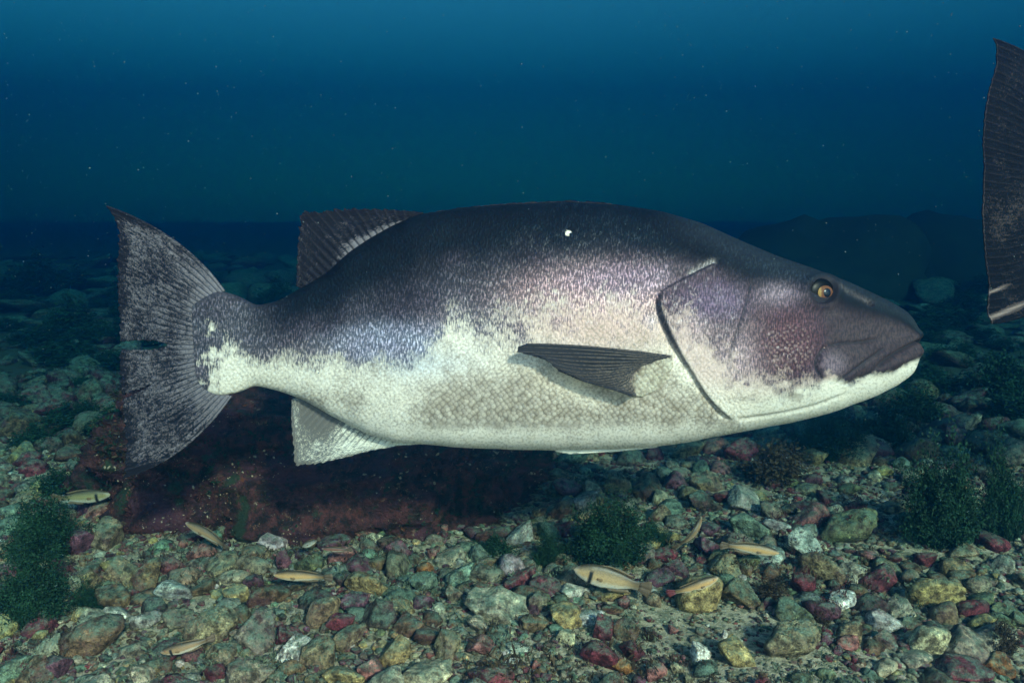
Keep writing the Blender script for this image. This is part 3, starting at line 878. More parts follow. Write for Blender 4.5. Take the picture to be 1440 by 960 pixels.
def rock_shape(seed, sub, flat=0.75, planes=12, sharp=14.0, rough=0.05):
    v, f = ICO[sub]
    r_ = np.random.default_rng(seed)
    n = r_.normal(size=(planes, 3)); n /= np.linalg.norm(n, axis=1, keepdims=True)
    d = r_.uniform(0.45, 1.0, planes)
    c = v @ n.T
    rr = np.where(c > 0.08, d[None] / np.maximum(c, 0.08), 9.0)
    rr = np.concatenate([rr, np.full((len(v), 1), 1.25)], 1)
    r = (rr ** -sharp).sum(1) ** (-1 / sharp)
    r = r * (1 + rough * 4.5 * fbm(v * 1.9 + seed, seed, 4, 0.6) + (0.16 * fbm(v * 7 + seed, seed + 3, 3, 0.6) if sub > 2 else 0))
    p = v * r[:, None]
    p = p / (p.max(0) - p.min(0)) * 1.0
    p[:, 2] *= 1.0
    p -= (p.max(0) + p.min(0)) / 2
    return p, f

HERO = [mesh_data('rock', *rock_shape(100 + i, 4, planes=[9, 11, 14][i % 3], sharp=[30, 18, 45][i % 3])) for i in range(16)]
MEDS = [mesh_data('rock', *rock_shape(200 + i, 3, planes=[9, 11, 14][i % 3], sharp=[26, 16, 40][i % 3])) for i in range(16)]
for me in HERO + MEDS:
    me.materials.append(M_ROCK)
TINT = dict(
    pale=(0.42, 0.40, 0.31, 0.2), cream=(0.52, 0.47, 0.33, 0.0), white=(0.80, 0.78, 0.72, 0.0), yellow=(0.36, 0.29, 0.13, 0.15), tan=(0.27, 0.22, 0.135, 0.4),
    brown=(0.17, 0.115, 0.065, 0.55), maroon=(0.16, 0.035, 0.05, 0.5), purple=(0.15, 0.062, 0.095, 0.6), pink=(0.30, 0.13, 0.12, 0.5), grey=(0.24, 0.22, 0.165, 0.4),
    teal=(0.17, 0.25, 0.19, 0.2), green=(0.13, 0.16, 0.08, 0.3), orange=(0.30, 0.13, 0.04, 0.2), chalk=(0.48, 0.50, 0.46, 0.5), dark=(0.07, 0.055, 0.045, 0.5))

def add_rock(px, py, w, h, tint, label, group, protos=HERO, yaw=None, tilt=0.35, sink=0.25, shape=None):
    g = hit_ground(px, py + 0.22 * h)
    dep = project(g)[2]
    W = w * dep / FPX * 1.06; H = h * dep / FPX * 1.06
    i = int(rng.integers(len(protos))) if shape is None else shape
    o = bpy.data.objects.new('rock', protos[i])
    COL.objects.link(o)
    D = 0.5 * (W + max(H, 0.6 * W)) * rng.uniform(0.85, 1.15)
    c = at_plane(px, py, g[1] + 0.0)
    o.location = (c[0], g[1], max(float(ground_z(c[0], g[1])) + H * (0.5 - sink), c[2] - 0.2 * H))
    o.scale = (W, D, H * 1.1)
    o.rotation_euler = (rng.uniform(-tilt, tilt) * 0.6, rng.uniform(-tilt, tilt), rng.uniform(-0.5, 0.5) if yaw is None else yaw)
    t = np.array(TINT[tint]); t[:3] *= rng.uniform(0.88, 1.14) * rng.uniform(0.94, 1.06, 3)
    o.color = tuple(t)
    tag(o, label, 'rock', group)
    return o

G1 = 'rocks lying on the seabed'
HAND = [
 (92, 835, 42, 40, 'cream', 'round cream rock with white top beside dark weed at far left'),
 (116, 764, 42, 36, 'purple', 'blocky purplish rock below the small barred fish at left'),
 (150, 756, 40, 44, 'tan', 'dark tan rock standing right of the blocky purplish one at left'),
 (164, 805, 32, 34, 'tan', 'tan stone first of the upright pair left of the dark boulder foot'),
 (187, 814, 24, 40, 'tan', 'narrow upright tan stone second of the pair left of the boulder foot'),
 (208, 813, 40, 46, 'brown', 'brown rock leaning against the narrow upright tan stone'),
 (127, 818, 30, 34, 'tan', 'small ochre stone right of the cream rock at far left'),
 (160, 844, 46, 30, 'brown', 'low brown rock with green film below the upright pair of stones'),
 (245, 833, 50, 34, 'chalk', 'whitish blotched rock between upright stones and the angled small fish'),
 (136, 899, 78, 54, 'brown', 'large brown green filmed rock above the lower left corner'),
 (208, 873, 42, 24, 'chalk', 'bluish white flat stone above the barred small fish at lower left'),
 (84, 938, 36, 34, 'purple', 'rounded purple stone near the lower left corner'),
 (50, 948, 52, 36, 'brown', 'pitted brown rock in the lower left corner'),
 (200, 957, 52, 24, 'cream', 'yellowish cream stone cut by the bottom edge at left'),
 (188, 913, 42, 22, 'grey', 'flat grey stone left of the lowest barred small fish'),
 (216, 938, 46, 30, 'brown', 'rough reddish brown rock under the lowest barred small fish'),
 (12, 945, 44, 40, 'teal', 'pale teal rock cut by the left edge at bottom corner'),
 (300, 888, 64, 58, 'tan', 'large speckled tan boulder right of the lowest barred small fish'),
 (309, 924, 44, 30, 'tan', 'tan lump at the foot of the large speckled tan boulder'),
 (360, 890, 58, 52, 'grey', 'broad grey green rock right of the large speckled tan boulder'),
 (416, 919, 54, 36, 'white', 'bright white angular rock at lower left of centre'),
 (453, 862, 44, 48, 'tan', 'upright tan block with a green cap below the left swimming orange fish'),
 (514, 824, 56, 40, 'yellow', 'yellowish triangular rock right of the orange fish under the anal fin'),
 (401, 790, 26, 32, 'purple', 'small purple cube stone directly above the orange fish at left'),
 (505, 798, 42, 26, 'purple', 'dark purple stone behind the yellowish triangular rock'),
 (498, 851, 40, 26, 'purple', 'slanted purple stone below the yellowish triangular rock'),
 (480, 874, 36, 26, 'maroon', 'maroon stone right of the upright green capped block'),
 (489, 898, 44, 34, 'tan', 'tan cobble between the white angular rock and a dark pitted one'),
 (533, 866, 52, 42, 'dark', 'dark pitted rock below the yellowish triangular rock'),
 (333, 838, 32, 26, 'yellow', 'small ochre green stone below the boulder foot at left'),
 (434, 793, 44, 28, 'green', 'green filmed stone just behind the orange fish at left'),
 (355, 796, 52, 28, 'grey', 'low grey green stone at the dark boulder foot'),
 (531, 946, 46, 28, 'pink', 'reddish pink stone near the bottom edge left of the pale yellow one'),
 (484, 952, 60, 26, 'yellow', 'yellowish lumpy rubble at bottom edge right of the white rock'),
 (352, 950, 64, 40, 'grey', 'grey granular rock cut by bottom edge left of the white rock'),
 (409, 895, 44, 24, 'maroon', 'dull maroon stone above the bright white angular rock'),
 (698, 853, 88, 50, 'pale', 'largest pale blocky rock at the centre of the rubble'),
 (673, 880, 34, 22, 'cream', 'small cream stone tucked under the largest pale blocky rock'),
 (602, 950, 74, 36, 'cream', 'pale yellow smooth rock cut by the bottom edge at centre left'),
 (690, 950, 62, 38, 'maroon', 'maroon rock with bluish top at the bottom edge of centre'),
 (563, 774, 40, 28, 'purple', 'purple stone at the right foot of the dark boulder'),
 (598, 803, 22, 22, 'orange', 'small orange stone between boulder and the largest pale rock'),
 (596, 822, 38, 28, 'teal', 'blue green stone below the small orange stone'),
 (683, 808, 46, 28, 'grey', 'grey brown stone above the largest pale blocky rock'),
 (647, 812, 38, 32, 'teal', 'round greenish stone left of the grey brown stone above pale rock'),
 (731, 817, 52, 26, 'maroon', 'maroon flat stone above right of the largest pale rock'),
 (627, 911, 38, 42, 'tan', 'upright tan grey stone below left of the largest pale rock'),
 (552, 920, 54, 38, 'yellow', 'crusty ochre rubble lump left of the upright tan grey stone'),
 (678, 906, 42, 26, 'pink', 'dull pink stone under the small cream stone'),
 (795, 898, 28, 22, 'cream', 'small cream topped cube left of the maroon rocks at centre right'),
 (750, 877, 40, 22, 'brown', 'red brown crusty stone at right foot of the largest pale rock'),
 (756, 847, 28, 28, 'grey', 'grey stone touching right end of the largest pale rock'),
 (639, 836, 28, 28, 'grey', 'grey pointed stone touching left end of the largest pale rock'),
 (718, 933, 24, 10, 'white', 'thin white chip above the maroon rock with bluish top'),
 (985, 920, 28, 34, 'white', 'brightest white upright stone on the silt at lower right'),
 (845, 923, 56, 40, 'maroon', 'large maroon rock with pale lilac top left of the white stone'),
 (848, 887, 30, 36, 'maroon', 'dark maroon stone above the large maroon rock'),
 (827, 869, 38, 22, 'chalk', 'pale grey speckled stone below the barred fish at centre'),
 (880, 887, 38, 34, 'brown', 'dark tan pitted rock right of the dark maroon stone'),
 (982, 836, 60, 56, 'yellow', 'square yellow tan block under the orange fish at right'),
 (1041, 838, 54, 42, 'brown', 'brown grey block right of the square yellow tan block'),
 (1019, 800, 46, 34, 'tan', 'rounded tan rock above the brown grey block'),
 (952, 800, 38, 24, 'purple', 'lilac stone behind the square yellow tan block'),
 (922, 946, 30, 28, 'pink', 'pinkish tan stone at bottom edge left of the white upright stone'),
 (952, 940, 18, 18, 'cream', 'small cream cobble left of the white upright stone'),
 (946, 885, 14, 14, 'pink', 'small round pink pebble on the silt'),
 (1018, 893, 10, 12, 'white', 'tiny white pebble above the white upright stone'),
 (893, 917, 36, 28, 'maroon', 'red brown stone right of the large maroon rock'),
 (876, 938, 32, 22, 'orange', 'orange brown stone below the large maroon rock'),
 (1046, 706, 46, 32, 'chalk', 'white topped rock near the dark weed under the head'),
 (1055, 744, 58, 36, 'teal', 'smooth teal rock just behind the right swimming orange fish'),
 (1130, 768, 50, 46, 'chalk', 'white speckled rock with purple flank right of the orange fish'),
 (1155, 803, 62, 42, 'tan', 'flat topped tan rock below the white speckled rock'),
 (1137, 730, 54, 32, 'pink', 'pinkish tan rock above the white speckled rock'),
 (1193, 746, 82, 48, 'green', 'large brownish green rock left of the big weed bush'),
 (997, 770, 34, 34, 'purple', 'purple stone between the curved fish and the right swimming fish'),
 (992, 679, 42, 32, 'tan', 'tan rock with green top far below the gill cover'),
 (941, 716, 42, 20, 'teal', 'bright teal capped flat stone above the weed tuft'),
 (914, 690, 46, 40, 'brown', 'brown rock left of the teal capped flat stone'),
 (949, 678, 34, 30, 'purple', 'dusky purple rock second from the tan green topped one'),
 (995, 709, 50, 30, 'dark', 'dark purple pitted rock left of the white topped rock'),
 (938, 754, 36, 28, 'yellow', 'ochre rock at right end of the central weed tuft'),
 (1128, 825, 36, 32, 'maroon', 'maroon crusted stone under the white speckled rock'),
 (1184, 848, 40, 26, 'white', 'white blotched stone left of the angular yellow grey rock'),
 (1110, 905, 84, 56, 'tan', 'long slanted tan rock with maroon edge at lower right'),
 (1313, 838, 74, 54, 'yellow', 'angular yellow grey rock below the big weed bush'),
 (1325, 864, 40, 30, 'tan', 'brown lump at the foot of the angular yellow grey rock'),
 (1305, 901, 48, 48, 'cream', 'cream rock with maroon patches under the angular yellow grey one'),
 (1366, 857, 46, 28, 'maroon', 'glossy maroon rock right of the angular yellow grey rock'),
 (1388, 896, 72, 34, 'pale', 'long pale grey rock at lower right edge'),
 (1358, 912, 60, 46, 'grey', 'grey green slab right of the cream rock with maroon patches'),
 (1351, 943, 72, 30, 'maroon', 'maroon brown slab along the bottom edge at right'),
 (1408, 796, 36, 18, 'pale', 'pale oval stone at foot of the big weed bush'),
 (1198, 808, 42, 34, 'pale', 'pale angular stone right of the flat topped tan rock'),
 (1230, 815, 50, 42, 'maroon', 'crumbly maroon rock right of the pale angular stone'),
 (1240, 874, 42, 28, 'chalk', 'lilac white stone left of the cream rock with maroon patches'),
 (1244, 899, 34, 24, 'grey', 'grey stone below the lilac white stone'),
 (1194, 890, 36, 30, 'tan', 'rough tan rubble lump right of the long slanted rock'),
 (1411, 857, 42, 16, 'green', 'flat yellow green stone right of the glossy maroon rock'),
 (1300, 788, 28, 20, 'maroon', 'small maroon stone at left foot of the big weed bush'),
 (1278, 877, 38, 18, 'brown', 'brown flat stone left of the brown lump'),
 (1288, 926, 54, 16, 'pale', 'thin pale slab below the cream rock with maroon patches'),
 (1402, 936, 42, 30, 'orange', 'orange crusted stone near the lower right corner'),
 (1434, 873, 26, 26, 'green', 'green stone cut by the right edge'),
 (869, 686, 38, 30, 'tan', 'tan rock with green film behind the central weed tuft'),
 (850, 704, 28, 20, 'yellow', 'small ochre stone left of the tan green filmed rock'),
 (823, 705, 36, 24, 'chalk', 'bluish white speckled stone right of the dark boulder'),
 (796, 690, 42, 24, 'purple', 'blue purple stone at the right end of the dark boulder'),
 (788, 716, 38, 28, 'brown', 'dull brown stone below the blue purple stone'),
 (758, 720, 18, 18, 'tan', 'small round tan stone at the right foot of the dark boulder'),
 (731, 754, 40, 26, 'chalk', 'chalky white chipped stone left of the central weed tuft'),
 (809, 831, 44, 24, 'chalk', 'white crusted flat stone left of the central barred fish'),
]
placed = []
for q in HAND:
    o = add_rock(*q, G1)
    placed.append((o.location.x, o.location.y, 0.5 * max(o.scale.x, 0.02)))

# boulder covered in dark red crusts, behind and below the big fish
def build_boulder():
    v, f = ICO[4]
    bm = bmesh.new(); bmesh.ops.create_icosphere(bm, subdivisions=6, radius=1)
    v = np.array([x.co[:] for x in bm.verts]); f = np.array([[q.index for q in x.verts] for x in bm.faces]); bm.free()
    p = np.sign(v) * np.abs(v) ** 0.75
    p = p * (1 + 0.60 * fbm(v * 1.7 + 4, 91, 4, 0.55)[:, None] * 1.3 + 0.26 * fbm(v * 6 + 1, 95, 4, 0.6)[:, None])
    p = p + 0.11 * fbm(v * 20, 97, 4, 0.65)[:, None] * v
    P = p * np.array([0.72, 0.44, 0.27])
    me = mesh_data('boulder', P, f)
    k = NT('crusted_boulder')
    pos = k.n('NewGeometry').outputs['Position']
    big = k.noise(pos, 7, 4, 0.6); midn = k.noise(pos, 30, 5, 0.7); fine = k.noise(pos, 150, 4, 0.7)
    c = k.mix(k.ramp(midn, 0.38, 0.66), (0.010, 0.006, 0.006), (0.085, 0.026, 0.025))
    c = k.mix(k.math('MULTIPLY', k.ramp(fine, 0.5, 0.68), 0.7), c, (0.012, 0.008, 0.006))
    c = k.mix(k.ramp(k.noise(k.vadd(pos, (2.0, 8.0, 1.0)), 26, 5, 0.75), 0.60, 0.68), c, (0.15, 0.085, 0.05))
    c = k.mix(k.math('MULTIPLY', k.ramp(big, 0.5, 0.66), 0.7), c, (0.065, 0.022, 0.036))
    c = k.mix(k.ramp(k.noise(k.vadd(pos, (4.0, 1.0, 2.0)), 20, 4, 0.7), 0.64, 0.70), c, (0.11, 0.035, 0.012))
    c = k.mix(k.ramp(k.noise(k.vadd(pos, (1.0, 5.0, 2.0)), 9, 4, 0.7), 0.56, 0.66), c, (0.018, 0.030, 0.016))
    ch = k.math('MULTIPLY', k.ramp(k.noise(pos, 75, 4, 0.75), 0.63, 0.68), k.ramp(k.noise(k.vadd(pos, (9.0, 1.0, 2.0)), 10, 3, 0.6), 0.48, 0.60))
    c = k.mix(ch, c, (0.34, 0.29, 0.22))
    nrm = k.bump(midn, 1.0, 0.02); nrm = k.bump(fine, 0.8, 0.006, nrm)
    me.materials.append(k.done(c, 0.85, nrm, 0.2))
    Y = 2.45
    cx = float(at_plane(480, 700, Y)[0])
    root = bpy.data.objects.new('boulder', me); COL.objects.link(root)
    root.location = (cx, Y, float(ground_z(cx, Y)) + 0.09)
    tag(root, 'broad dark red crusted boulder behind and below the big fish', 'boulder')
    # pale tube worms, sponges and shells growing on it
    bv = BVHTree.FromPolygons([tuple(a) for a in P], [tuple(a) for a in f])
    vs_, fs_, ti = [], [], []
    r_ = np.random.default_rng(12)
    base, bf = ICO[1]
    n = 0
    for _ in range(900):
        cl = r_.normal(size=2) * 0.02
        o = Vector((r_.uniform(-0.64, 0.64), -1.2, r_.uniform(-0.12, 0.26)))
        h = bv.ray_cast(o, Vector((0, 1, -0.15)).normalized())
        if h[0] is None: continue
        if noise3(np.array(h[0]) * 8 + 3, 5) < 0.50: continue
        s = 0.0012 * r_.lognormal(0.2, 0.5)
        sc = np.array([s * r_.uniform(0.6, 2.6), s, s * r_.uniform(0.5, 1.6)])
        a = r_.uniform(0, 3.14)
        q = base * sc
        q = np.stack([q[:, 0] * math.cos(a) - q[:, 2] * math.sin(a), q[:, 1], q[:, 0] * math.sin(a) + q[:, 2] * math.cos(a)], -1)
        vs_.append(q + np.array(h[0])); fs_.append(bf + n); n += len(base)
    me2 = mesh_data('encrusting_shells', np.concatenate(vs_), np.concatenate(fs_))
    o = link('encrusting_shells', me2, mat_simple('shell_grit', (0.22, 0.18, 0.13), 0.8, 90, 0.7), root)
    o['kind'] = 'stuff'
build_boulder()

def turf_tufts(name, pts, nrms, size, mat, label, blades=12, seed=3, parent=None, upw=0.5):
    r_ = np.random.default_rng(seed)
    p = np.repeat(np.asarray(pts), blades, 0); nn = np.repeat(np.asarray(nrms), blades, 0)
    n = len(p)
    L = np.repeat(size * r_.lognormal(-0.25, 0.35, len(pts)), blades)[:, None] * r_.uniform(0.5, 1.2, n)[:, None]
    p = p + r_.normal(size=(n, 3)) * L * 0.55
    dirn = nn + r_.normal(size=(n, 3)) * 0.7 + np.array([0, 0, upw]); dirn /= np.linalg.norm(dirn, axis=1, keepdims=True)
    side = np.cross(dirn, r_.normal(size=(n, 3))); side /= np.linalg.norm(side, axis=1, keepdims=True) + 1e-9
    W = L * r_.uniform(0.08, 0.2, n)[:, None]
    v = np.stack([p - side * W * 0.5, p + side * W * 0.5, p + dirn * L * 0.6 + side * W, p + dirn * L * 0.6 - side * W, p + dirn * L], 1).reshape(-1, 3)
    i = np.arange(n)[:, None] * 5
    f = np.concatenate([i + np.array([[0, 1, 2]]), i + np.array([[0, 2, 3]]), i + np.array([[3, 2, 4]])])
    me = mesh_data(name, v, f, False)
    put_attr(me, 'shade', np.repeat(np.repeat(r_.random(len(pts)), blades), 5))
    o = link(name, me, mat, parent)
    tag(o, label, None, None, 'stuff')
    return o

# ---- the rest of the rubble: the largest as rocks of their own, the remainder as one mass
def mound_free(x, y):
    return not (abs(x + 0.52) < 0.64 and abs(y - 2.45) < 0.36)

cand = []
for (ylo, yhi, n, smin, smax, pw) in ((1.25, 2.6, 4600, 0.014, 0.078, 2.9), (2.6, 4.2, 2200, 0.03, 0.16, 2.1), (4.2, 7.0, 1100, 0.06, 0.26, 1.6), (7.0, 13.0, 700, 0.10, 0.5, 1.5)):
    for _ in range(n):
        y = rng.uniform(ylo, yhi); x = rng.uniform(-1, 1) * (0.72 * y + 0.25)
        s = smin + (smax - smin) * rng.random() ** pw
        cand.append((s, x, y))
cand.sort(reverse=True)
grid = {}
def far_enough(x, y, r, k):
    c = 0.25
    gx, gy = int(x // c), int(y // c)
    rad = 1 + int(0.5 // c)
    for a in range(gx - rad, gx + rad + 1):
        for b in range(gy - rad, gy + rad + 1):
            for (qx, qy, qr) in grid.get((a, b), ()):
                if (x - qx) ** 2 + (y - qy) ** 2 < (k * (r + qr)) ** 2: return False
    return True
def put(x, y, r):
    grid.setdefault((int(x // 0.25), int(y // 0.25)), []).append((x, y, r))
for q in placed: put(*q)
keep = []
def silt_patch(x, y):
    # open silt at lower right of the centre
    return ((x - 0.36) / 0.27) ** 2 + ((y - 1.42) / 0.20) ** 2 < 1
for s, x, y in cand:
    if not mound_free(x, y): continue
    pn = float(fbm2(np.array(x * 2.2), np.array(y * 2.2), 33, 3))
    if pn > 0.07 and y < 2.6 and s < 0.06 and rng.random() < 0.7: continue
    if silt_patch(x, y) and s > 0.03 and rng.random() < 0.93: continue
    if far_enough(x, y, s * 0.5, 0.70):
        put(x, y, s * 0.5); keep.append((s, x, y))

def pick_tint(x, y):
    n = float(fbm2(np.array(x * 1.3), np.array(y * 1.3), 61, 2))
    names = ['pale', 'tan', 'brown', 'maroon', 'purple', 'grey', 'teal', 'green', 'pink', 'yellow', 'chalk', 'dark']
    w = np.array([0.09, 0.16, 0.17, 0.10 + 0.14 * (n > 0.05), 0.10, 0.14, 0.13, 0.07, 0.06, 0.04, 0.04, 0.08])
    return names[int(rng.choice(len(names), p=w / w.sum()))]
def in_view(x, y, z):
    px, py, d = project(np.array([x, y, z]))
    return -20 < px < 1460 and py < 985 and y > 0.5, px, py, d
LOOK = dict(pale='pale grey angular', tan='tan angular', brown='dull brown rough', maroon='maroon crusted', purple='dusky purple', grey='grey weathered', teal='blue green filmed',
            green='green filmed', pink='dull pink', yellow='ochre', chalk='white blotched', dark='nearly black pitted')
seen = []
rest = []
for s, x, y in keep:
    z = float(ground_z(x, y))
    ok, px, py, d = in_view(x, y, z)
    hidden = (330 < px < 1230 and 330 < py < 600) or (200 < px < 790 and 560 < py < 740)
    if ok and not hidden:
        seen.append((s / d, s, x, y, z, px, py))
    else:
        rest.append((s, x, y, z))
seen.sort(reverse=True)
NIND = 300 - len(HAND)
for q in seen[NIND:]:
    rest.append((q[1], q[2], q[3], q[4]))
LAND = [(698, 853, 'the largest pale rock'), (985, 920, 'the white upright stone'), (416, 919, 'the white angular rock'), (602, 950, 'the pale yellow bottom rock'), (690, 950, 'the blue topped maroon rock'),
        (845, 923, 'the lilac topped maroon rock'), (982, 836, 'the square yellow block'), (1313, 838, 'the angular yellow grey rock'), (1305, 901, 'the maroon patched cream rock'), (1110, 905, 'the long slanted rock'),
        (1193, 746, 'the large brownish green rock'), (1055, 744, 'the smooth teal rock'), (300, 888, 'the large speckled tan boulder'), (136, 899, 'the large brown filmed rock'), (92, 835, 'the round cream rock'),
        (453, 862, 'the green capped tan block'), (514, 824, 'the yellowish triangular rock'), (858, 775, 'the central weed tuft'), (1345, 715, 'the largest weed clump'), (35, 770, 'the left edge weed tuft'),
        (115, 697, 'the olive barred wrasse'), (1046, 706, 'the white topped rock'), (1130, 768, 'the white speckled rock'), (245, 833, 'the whitish blotched rock'), (187, 814, 'the narrow upright stone'),
        (172, 674, 'the lower tail tip'), (200, 485, 'the tail notch'), (150, 290, 'the upper tail tip'), (790, 690, 'the dark boulder right end'), (1200, 565, 'the jaw of the big fish'), (1293, 480, 'the snout of the big fish'),
        (1390, 455, 'the second tail'), (1388, 896, 'the long pale grey rock'), (1240, 874, 'the lilac white stone'), (941, 716, 'the bright teal capped stone'), (563, 774, 'the purple stone at the boulder foot'), (360, 890, 'the broad grey green rock')]
def where(px, py, y):
    D = [((px - a) ** 2 + 1.6 * (py - b) ** 2, a, b, nm) for a, b, nm in LAND]
    _, a, b, nm = min(D)
    dx, dy = px - a, py - b
    dist = math.hypot(dx, dy)
    side = ('left of' if dx < 0 else 'right of') if abs(dx) > 1.3 * abs(dy) else ('above' if dy < 0 else 'below')
    if 0.5 < abs(dx) / (abs(dy) + 1e-6) < 2 and dist > 25:
        side = ('above ' if dy < 0 else 'below ') + 'and ' + ('left of' if dx < 0 else 'right of')
    return ('just ' if dist < 45 else 'farther ' if dist > 95 else '') + side + ' ' + nm
for q in seen[:NIND]:
    _, s, x, y, z, px, py = q
    t = pick_tint(x, y)
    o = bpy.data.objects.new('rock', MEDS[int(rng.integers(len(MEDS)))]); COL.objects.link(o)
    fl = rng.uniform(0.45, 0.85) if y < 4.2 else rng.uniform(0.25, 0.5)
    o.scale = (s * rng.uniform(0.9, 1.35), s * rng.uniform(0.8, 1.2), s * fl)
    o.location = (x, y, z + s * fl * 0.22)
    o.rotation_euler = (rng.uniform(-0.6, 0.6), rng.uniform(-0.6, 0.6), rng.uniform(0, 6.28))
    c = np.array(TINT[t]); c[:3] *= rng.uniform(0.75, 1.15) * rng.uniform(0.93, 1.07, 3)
    if y > 2.9: c[:3] *= 0.5 if y < 3.6 else 0.3  # far stones tinted darker: light falloff painted into their colour
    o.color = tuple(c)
    wh = where(px, py, y)
    lab = '%s%s %s %s' % ('flat ' if fl < 0.42 else '', LOOK[t], 'cobble' if s < 0.07 else 'rock' if s < 0.16 else 'slab', wh)
    tag(o, lab, 'rock', 'loose stones: ' + lab)

def joined(name, items, sub_of, label):
    """many stones as one mass (real geometry)"""
    V, F, T, C = [], [], [], []
    n = 0
    lib = {s: [rock_shape(500 + 31 * s + i, s, planes=9 + i % 5, sharp=[12, 20][i % 2], rough=0.06) for i in range(14)] for s in (1, 2, 3)}
    for (s, x, y, z) in items:
        p, f = lib[sub_of(s, y)][int(rng.integers(14))]
        fl = rng.uniform(0.45, 0.9) if y < 4.2 else rng.uniform(0.22, 0.5)
        a = rng.uniform(0, 6.28); ca, sa = math.cos(a), math.sin(a)
        q = p * np.array([s * rng.uniform(0.85, 1.35), s * rng.uniform(0.8, 1.2), s * fl])
        tl = rng.uniform(-0.35, 0.35); q = np.stack([q[:, 0], q[:, 1] * math.cos(tl) - q[:, 2] * math.sin(tl), q[:, 1] * math.sin(tl) + q[:, 2] * math.cos(tl)], -1)
        q = np.stack([q[:, 0] * ca - q[:, 1] * sa + x, q[:, 0] * sa + q[:, 1] * ca + y, q[:, 2] + z + s * fl * 0.22], -1)
        V.append(q); F.append(f + n); n += len(q)
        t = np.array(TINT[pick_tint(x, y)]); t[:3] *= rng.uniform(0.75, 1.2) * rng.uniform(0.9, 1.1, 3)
        if y > 2.9: t[:3] *= 0.5 if y < 3.6 else 0.3  # distance dimming of the light, put into the stone tint
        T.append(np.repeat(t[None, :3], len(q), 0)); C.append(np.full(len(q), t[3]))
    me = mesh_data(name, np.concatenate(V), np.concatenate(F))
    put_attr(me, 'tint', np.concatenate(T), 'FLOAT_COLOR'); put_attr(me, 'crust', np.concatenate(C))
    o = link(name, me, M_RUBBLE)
    tag(o, label, None, None, 'stuff')
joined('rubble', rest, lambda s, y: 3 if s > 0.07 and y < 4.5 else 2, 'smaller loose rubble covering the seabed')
grit = []
for _ in range(26000):
    y = 1.2 + 2.6 * rng.random() ** 1.4; x = rng.uniform(-1, 1) * (0.70 * y + 0.15)
    s = rng.uniform(0.005, 0.022) if not silt_patch(x, y) else rng.uniform(0.003, 0.010)
    grit.append((s, x, y, float(0)))
gx = np.array([g[1] for g in grit]); gy = np.array([g[2] for g in grit]); gz = ground_z(gx, gy)
grit = [(g[0], g[1], g[2], float(z)) for g, z in zip(grit, gz)]
joined('gravel', grit, lambda s, y: 2 if s > 0.013 else 1, 'fine gravel and shell grit between the rocks')

# ------------------------------------------------------------------ seaweed
def weed_mesh(seed, n, leaf, spread=(1, 1, 1.35)):
    """a bushy tuft of unit radius: branching stems carrying many small fronds"""
    r_ = np.random.default_rng(seed)
    nb = 230
    th = r_.uniform(0, 2 * np.pi, nb); el = np.arcsin(r_.uniform(0.02, 1, nb))
    ln = r_.uniform(0.55, 1.0, nb) * (0.75 + 0.5 * fbm(np.stack([np.cos(th), np.sin(th), el], -1) * 1.6, seed, 2) * 2)
    d = np.stack([np.cos(el) * np.cos(th), np.cos(el) * np.sin(th), np.sin(el)], -1)
    bi = r_.integers(0, nb, n)
    t = r_.random(n) ** 0.55
    p = d[bi] * (ln[bi] * t)[:, None]
    bend = np.stack([np.zeros(n), np.zeros(n), 0.25 * t ** 2], -1)
    p = p + bend + r_.normal(size=(n, 3)) * (0.015 + 0.035 * t)[:, None]
    p = p + 0.12 * np.stack([fbm(p * 3, seed + q, 2) for q in (1, 2, 3)], -1)
    p = p * np.array(spread)
    p[:, 2] = np.abs(p[:, 2]); p = p * (1 + 0.55 * fbm(d[bi] * 2.6 + seed, seed + 7, 3)[:, None] * 2)
    dirn = d[bi] * 0.6 + r_.normal(size=(n, 3)) * 1.0 + np.array([0, 0, 0.0])
    dirn /= np.linalg.norm(dirn, axis=1, keepdims=True)
    side = np.cross(dirn, r_.normal(size=(n, 3))); side /= np.linalg.norm(side, axis=1, keepdims=True) + 1e-9
    L = leaf * r_.uniform(0.6, 1.6, n)[:, None]; W = L * r_.uniform(0.14, 0.32, n)[:, None]
    nrm = np.cross(dirn, side)
    a = p - side * W * 0.4; b = p + side * W * 0.4
    c = p + dirn * L * 0.55 + side * W + nrm * L * 0.12; e = p + dirn * L * 0.55 - side * W + nrm * L * 0.12
    g = p + dirn * L
    v = np.stack([a, b, c, g, e], 1).reshape(-1, 3)
    i = np.arange(n)[:, None] * 5
    f = np.concatenate([i + np.array([[0, 1, 2]]), i + np.array([[0, 2, 4]]), i + np.array([[4, 2, 3]])])
    me = mesh_data('weed', v, f, False)
    put_attr(me, 'shade', np.repeat(r_.random(n), 5))
    return me
def mat_weed(name, a, b, tipc):
    k = NT(name)
    sh = k.attr('shade')
    oi = k.n('ObjectInfo')
    pos = k.n('NewGeometry').outputs['Position']
    nz = k.noise(pos, 14, 3, 0.6)
    c = k.mix(sh, a, b)
    c = k.mix(k.math('MULTIPLY', k.ramp(nz, 0.48, 0.66), 0.6), c, tipc)
    return k.done(c, 0.7, None, 0.2)
M_WEED = mat_weed('green_weed', (0.002, 0.012, 0.005), (0.007, 0.034, 0.015), (0.012, 0.050, 0.020))
M_WEEDB = mat_weed('brown_weed', (0.014, 0.010, 0.006), (0.045, 0.030, 0.014), (0.06, 0.04, 0.018))
WEEDS = [weed_mesh(40 + i, 36000, 0.042) for i in range(3)]
WEEDF = [weed_mesh(60 + i, 10000, 0.075) for i in range(3)]
WEEDBR = [weed_mesh(80 + i, 5000, 0.08) for i in range(2)]
for me in WEEDS + WEEDF: me.materials.append(M_WEED)
for me in WEEDBR: me.materials.append(M_WEEDB)

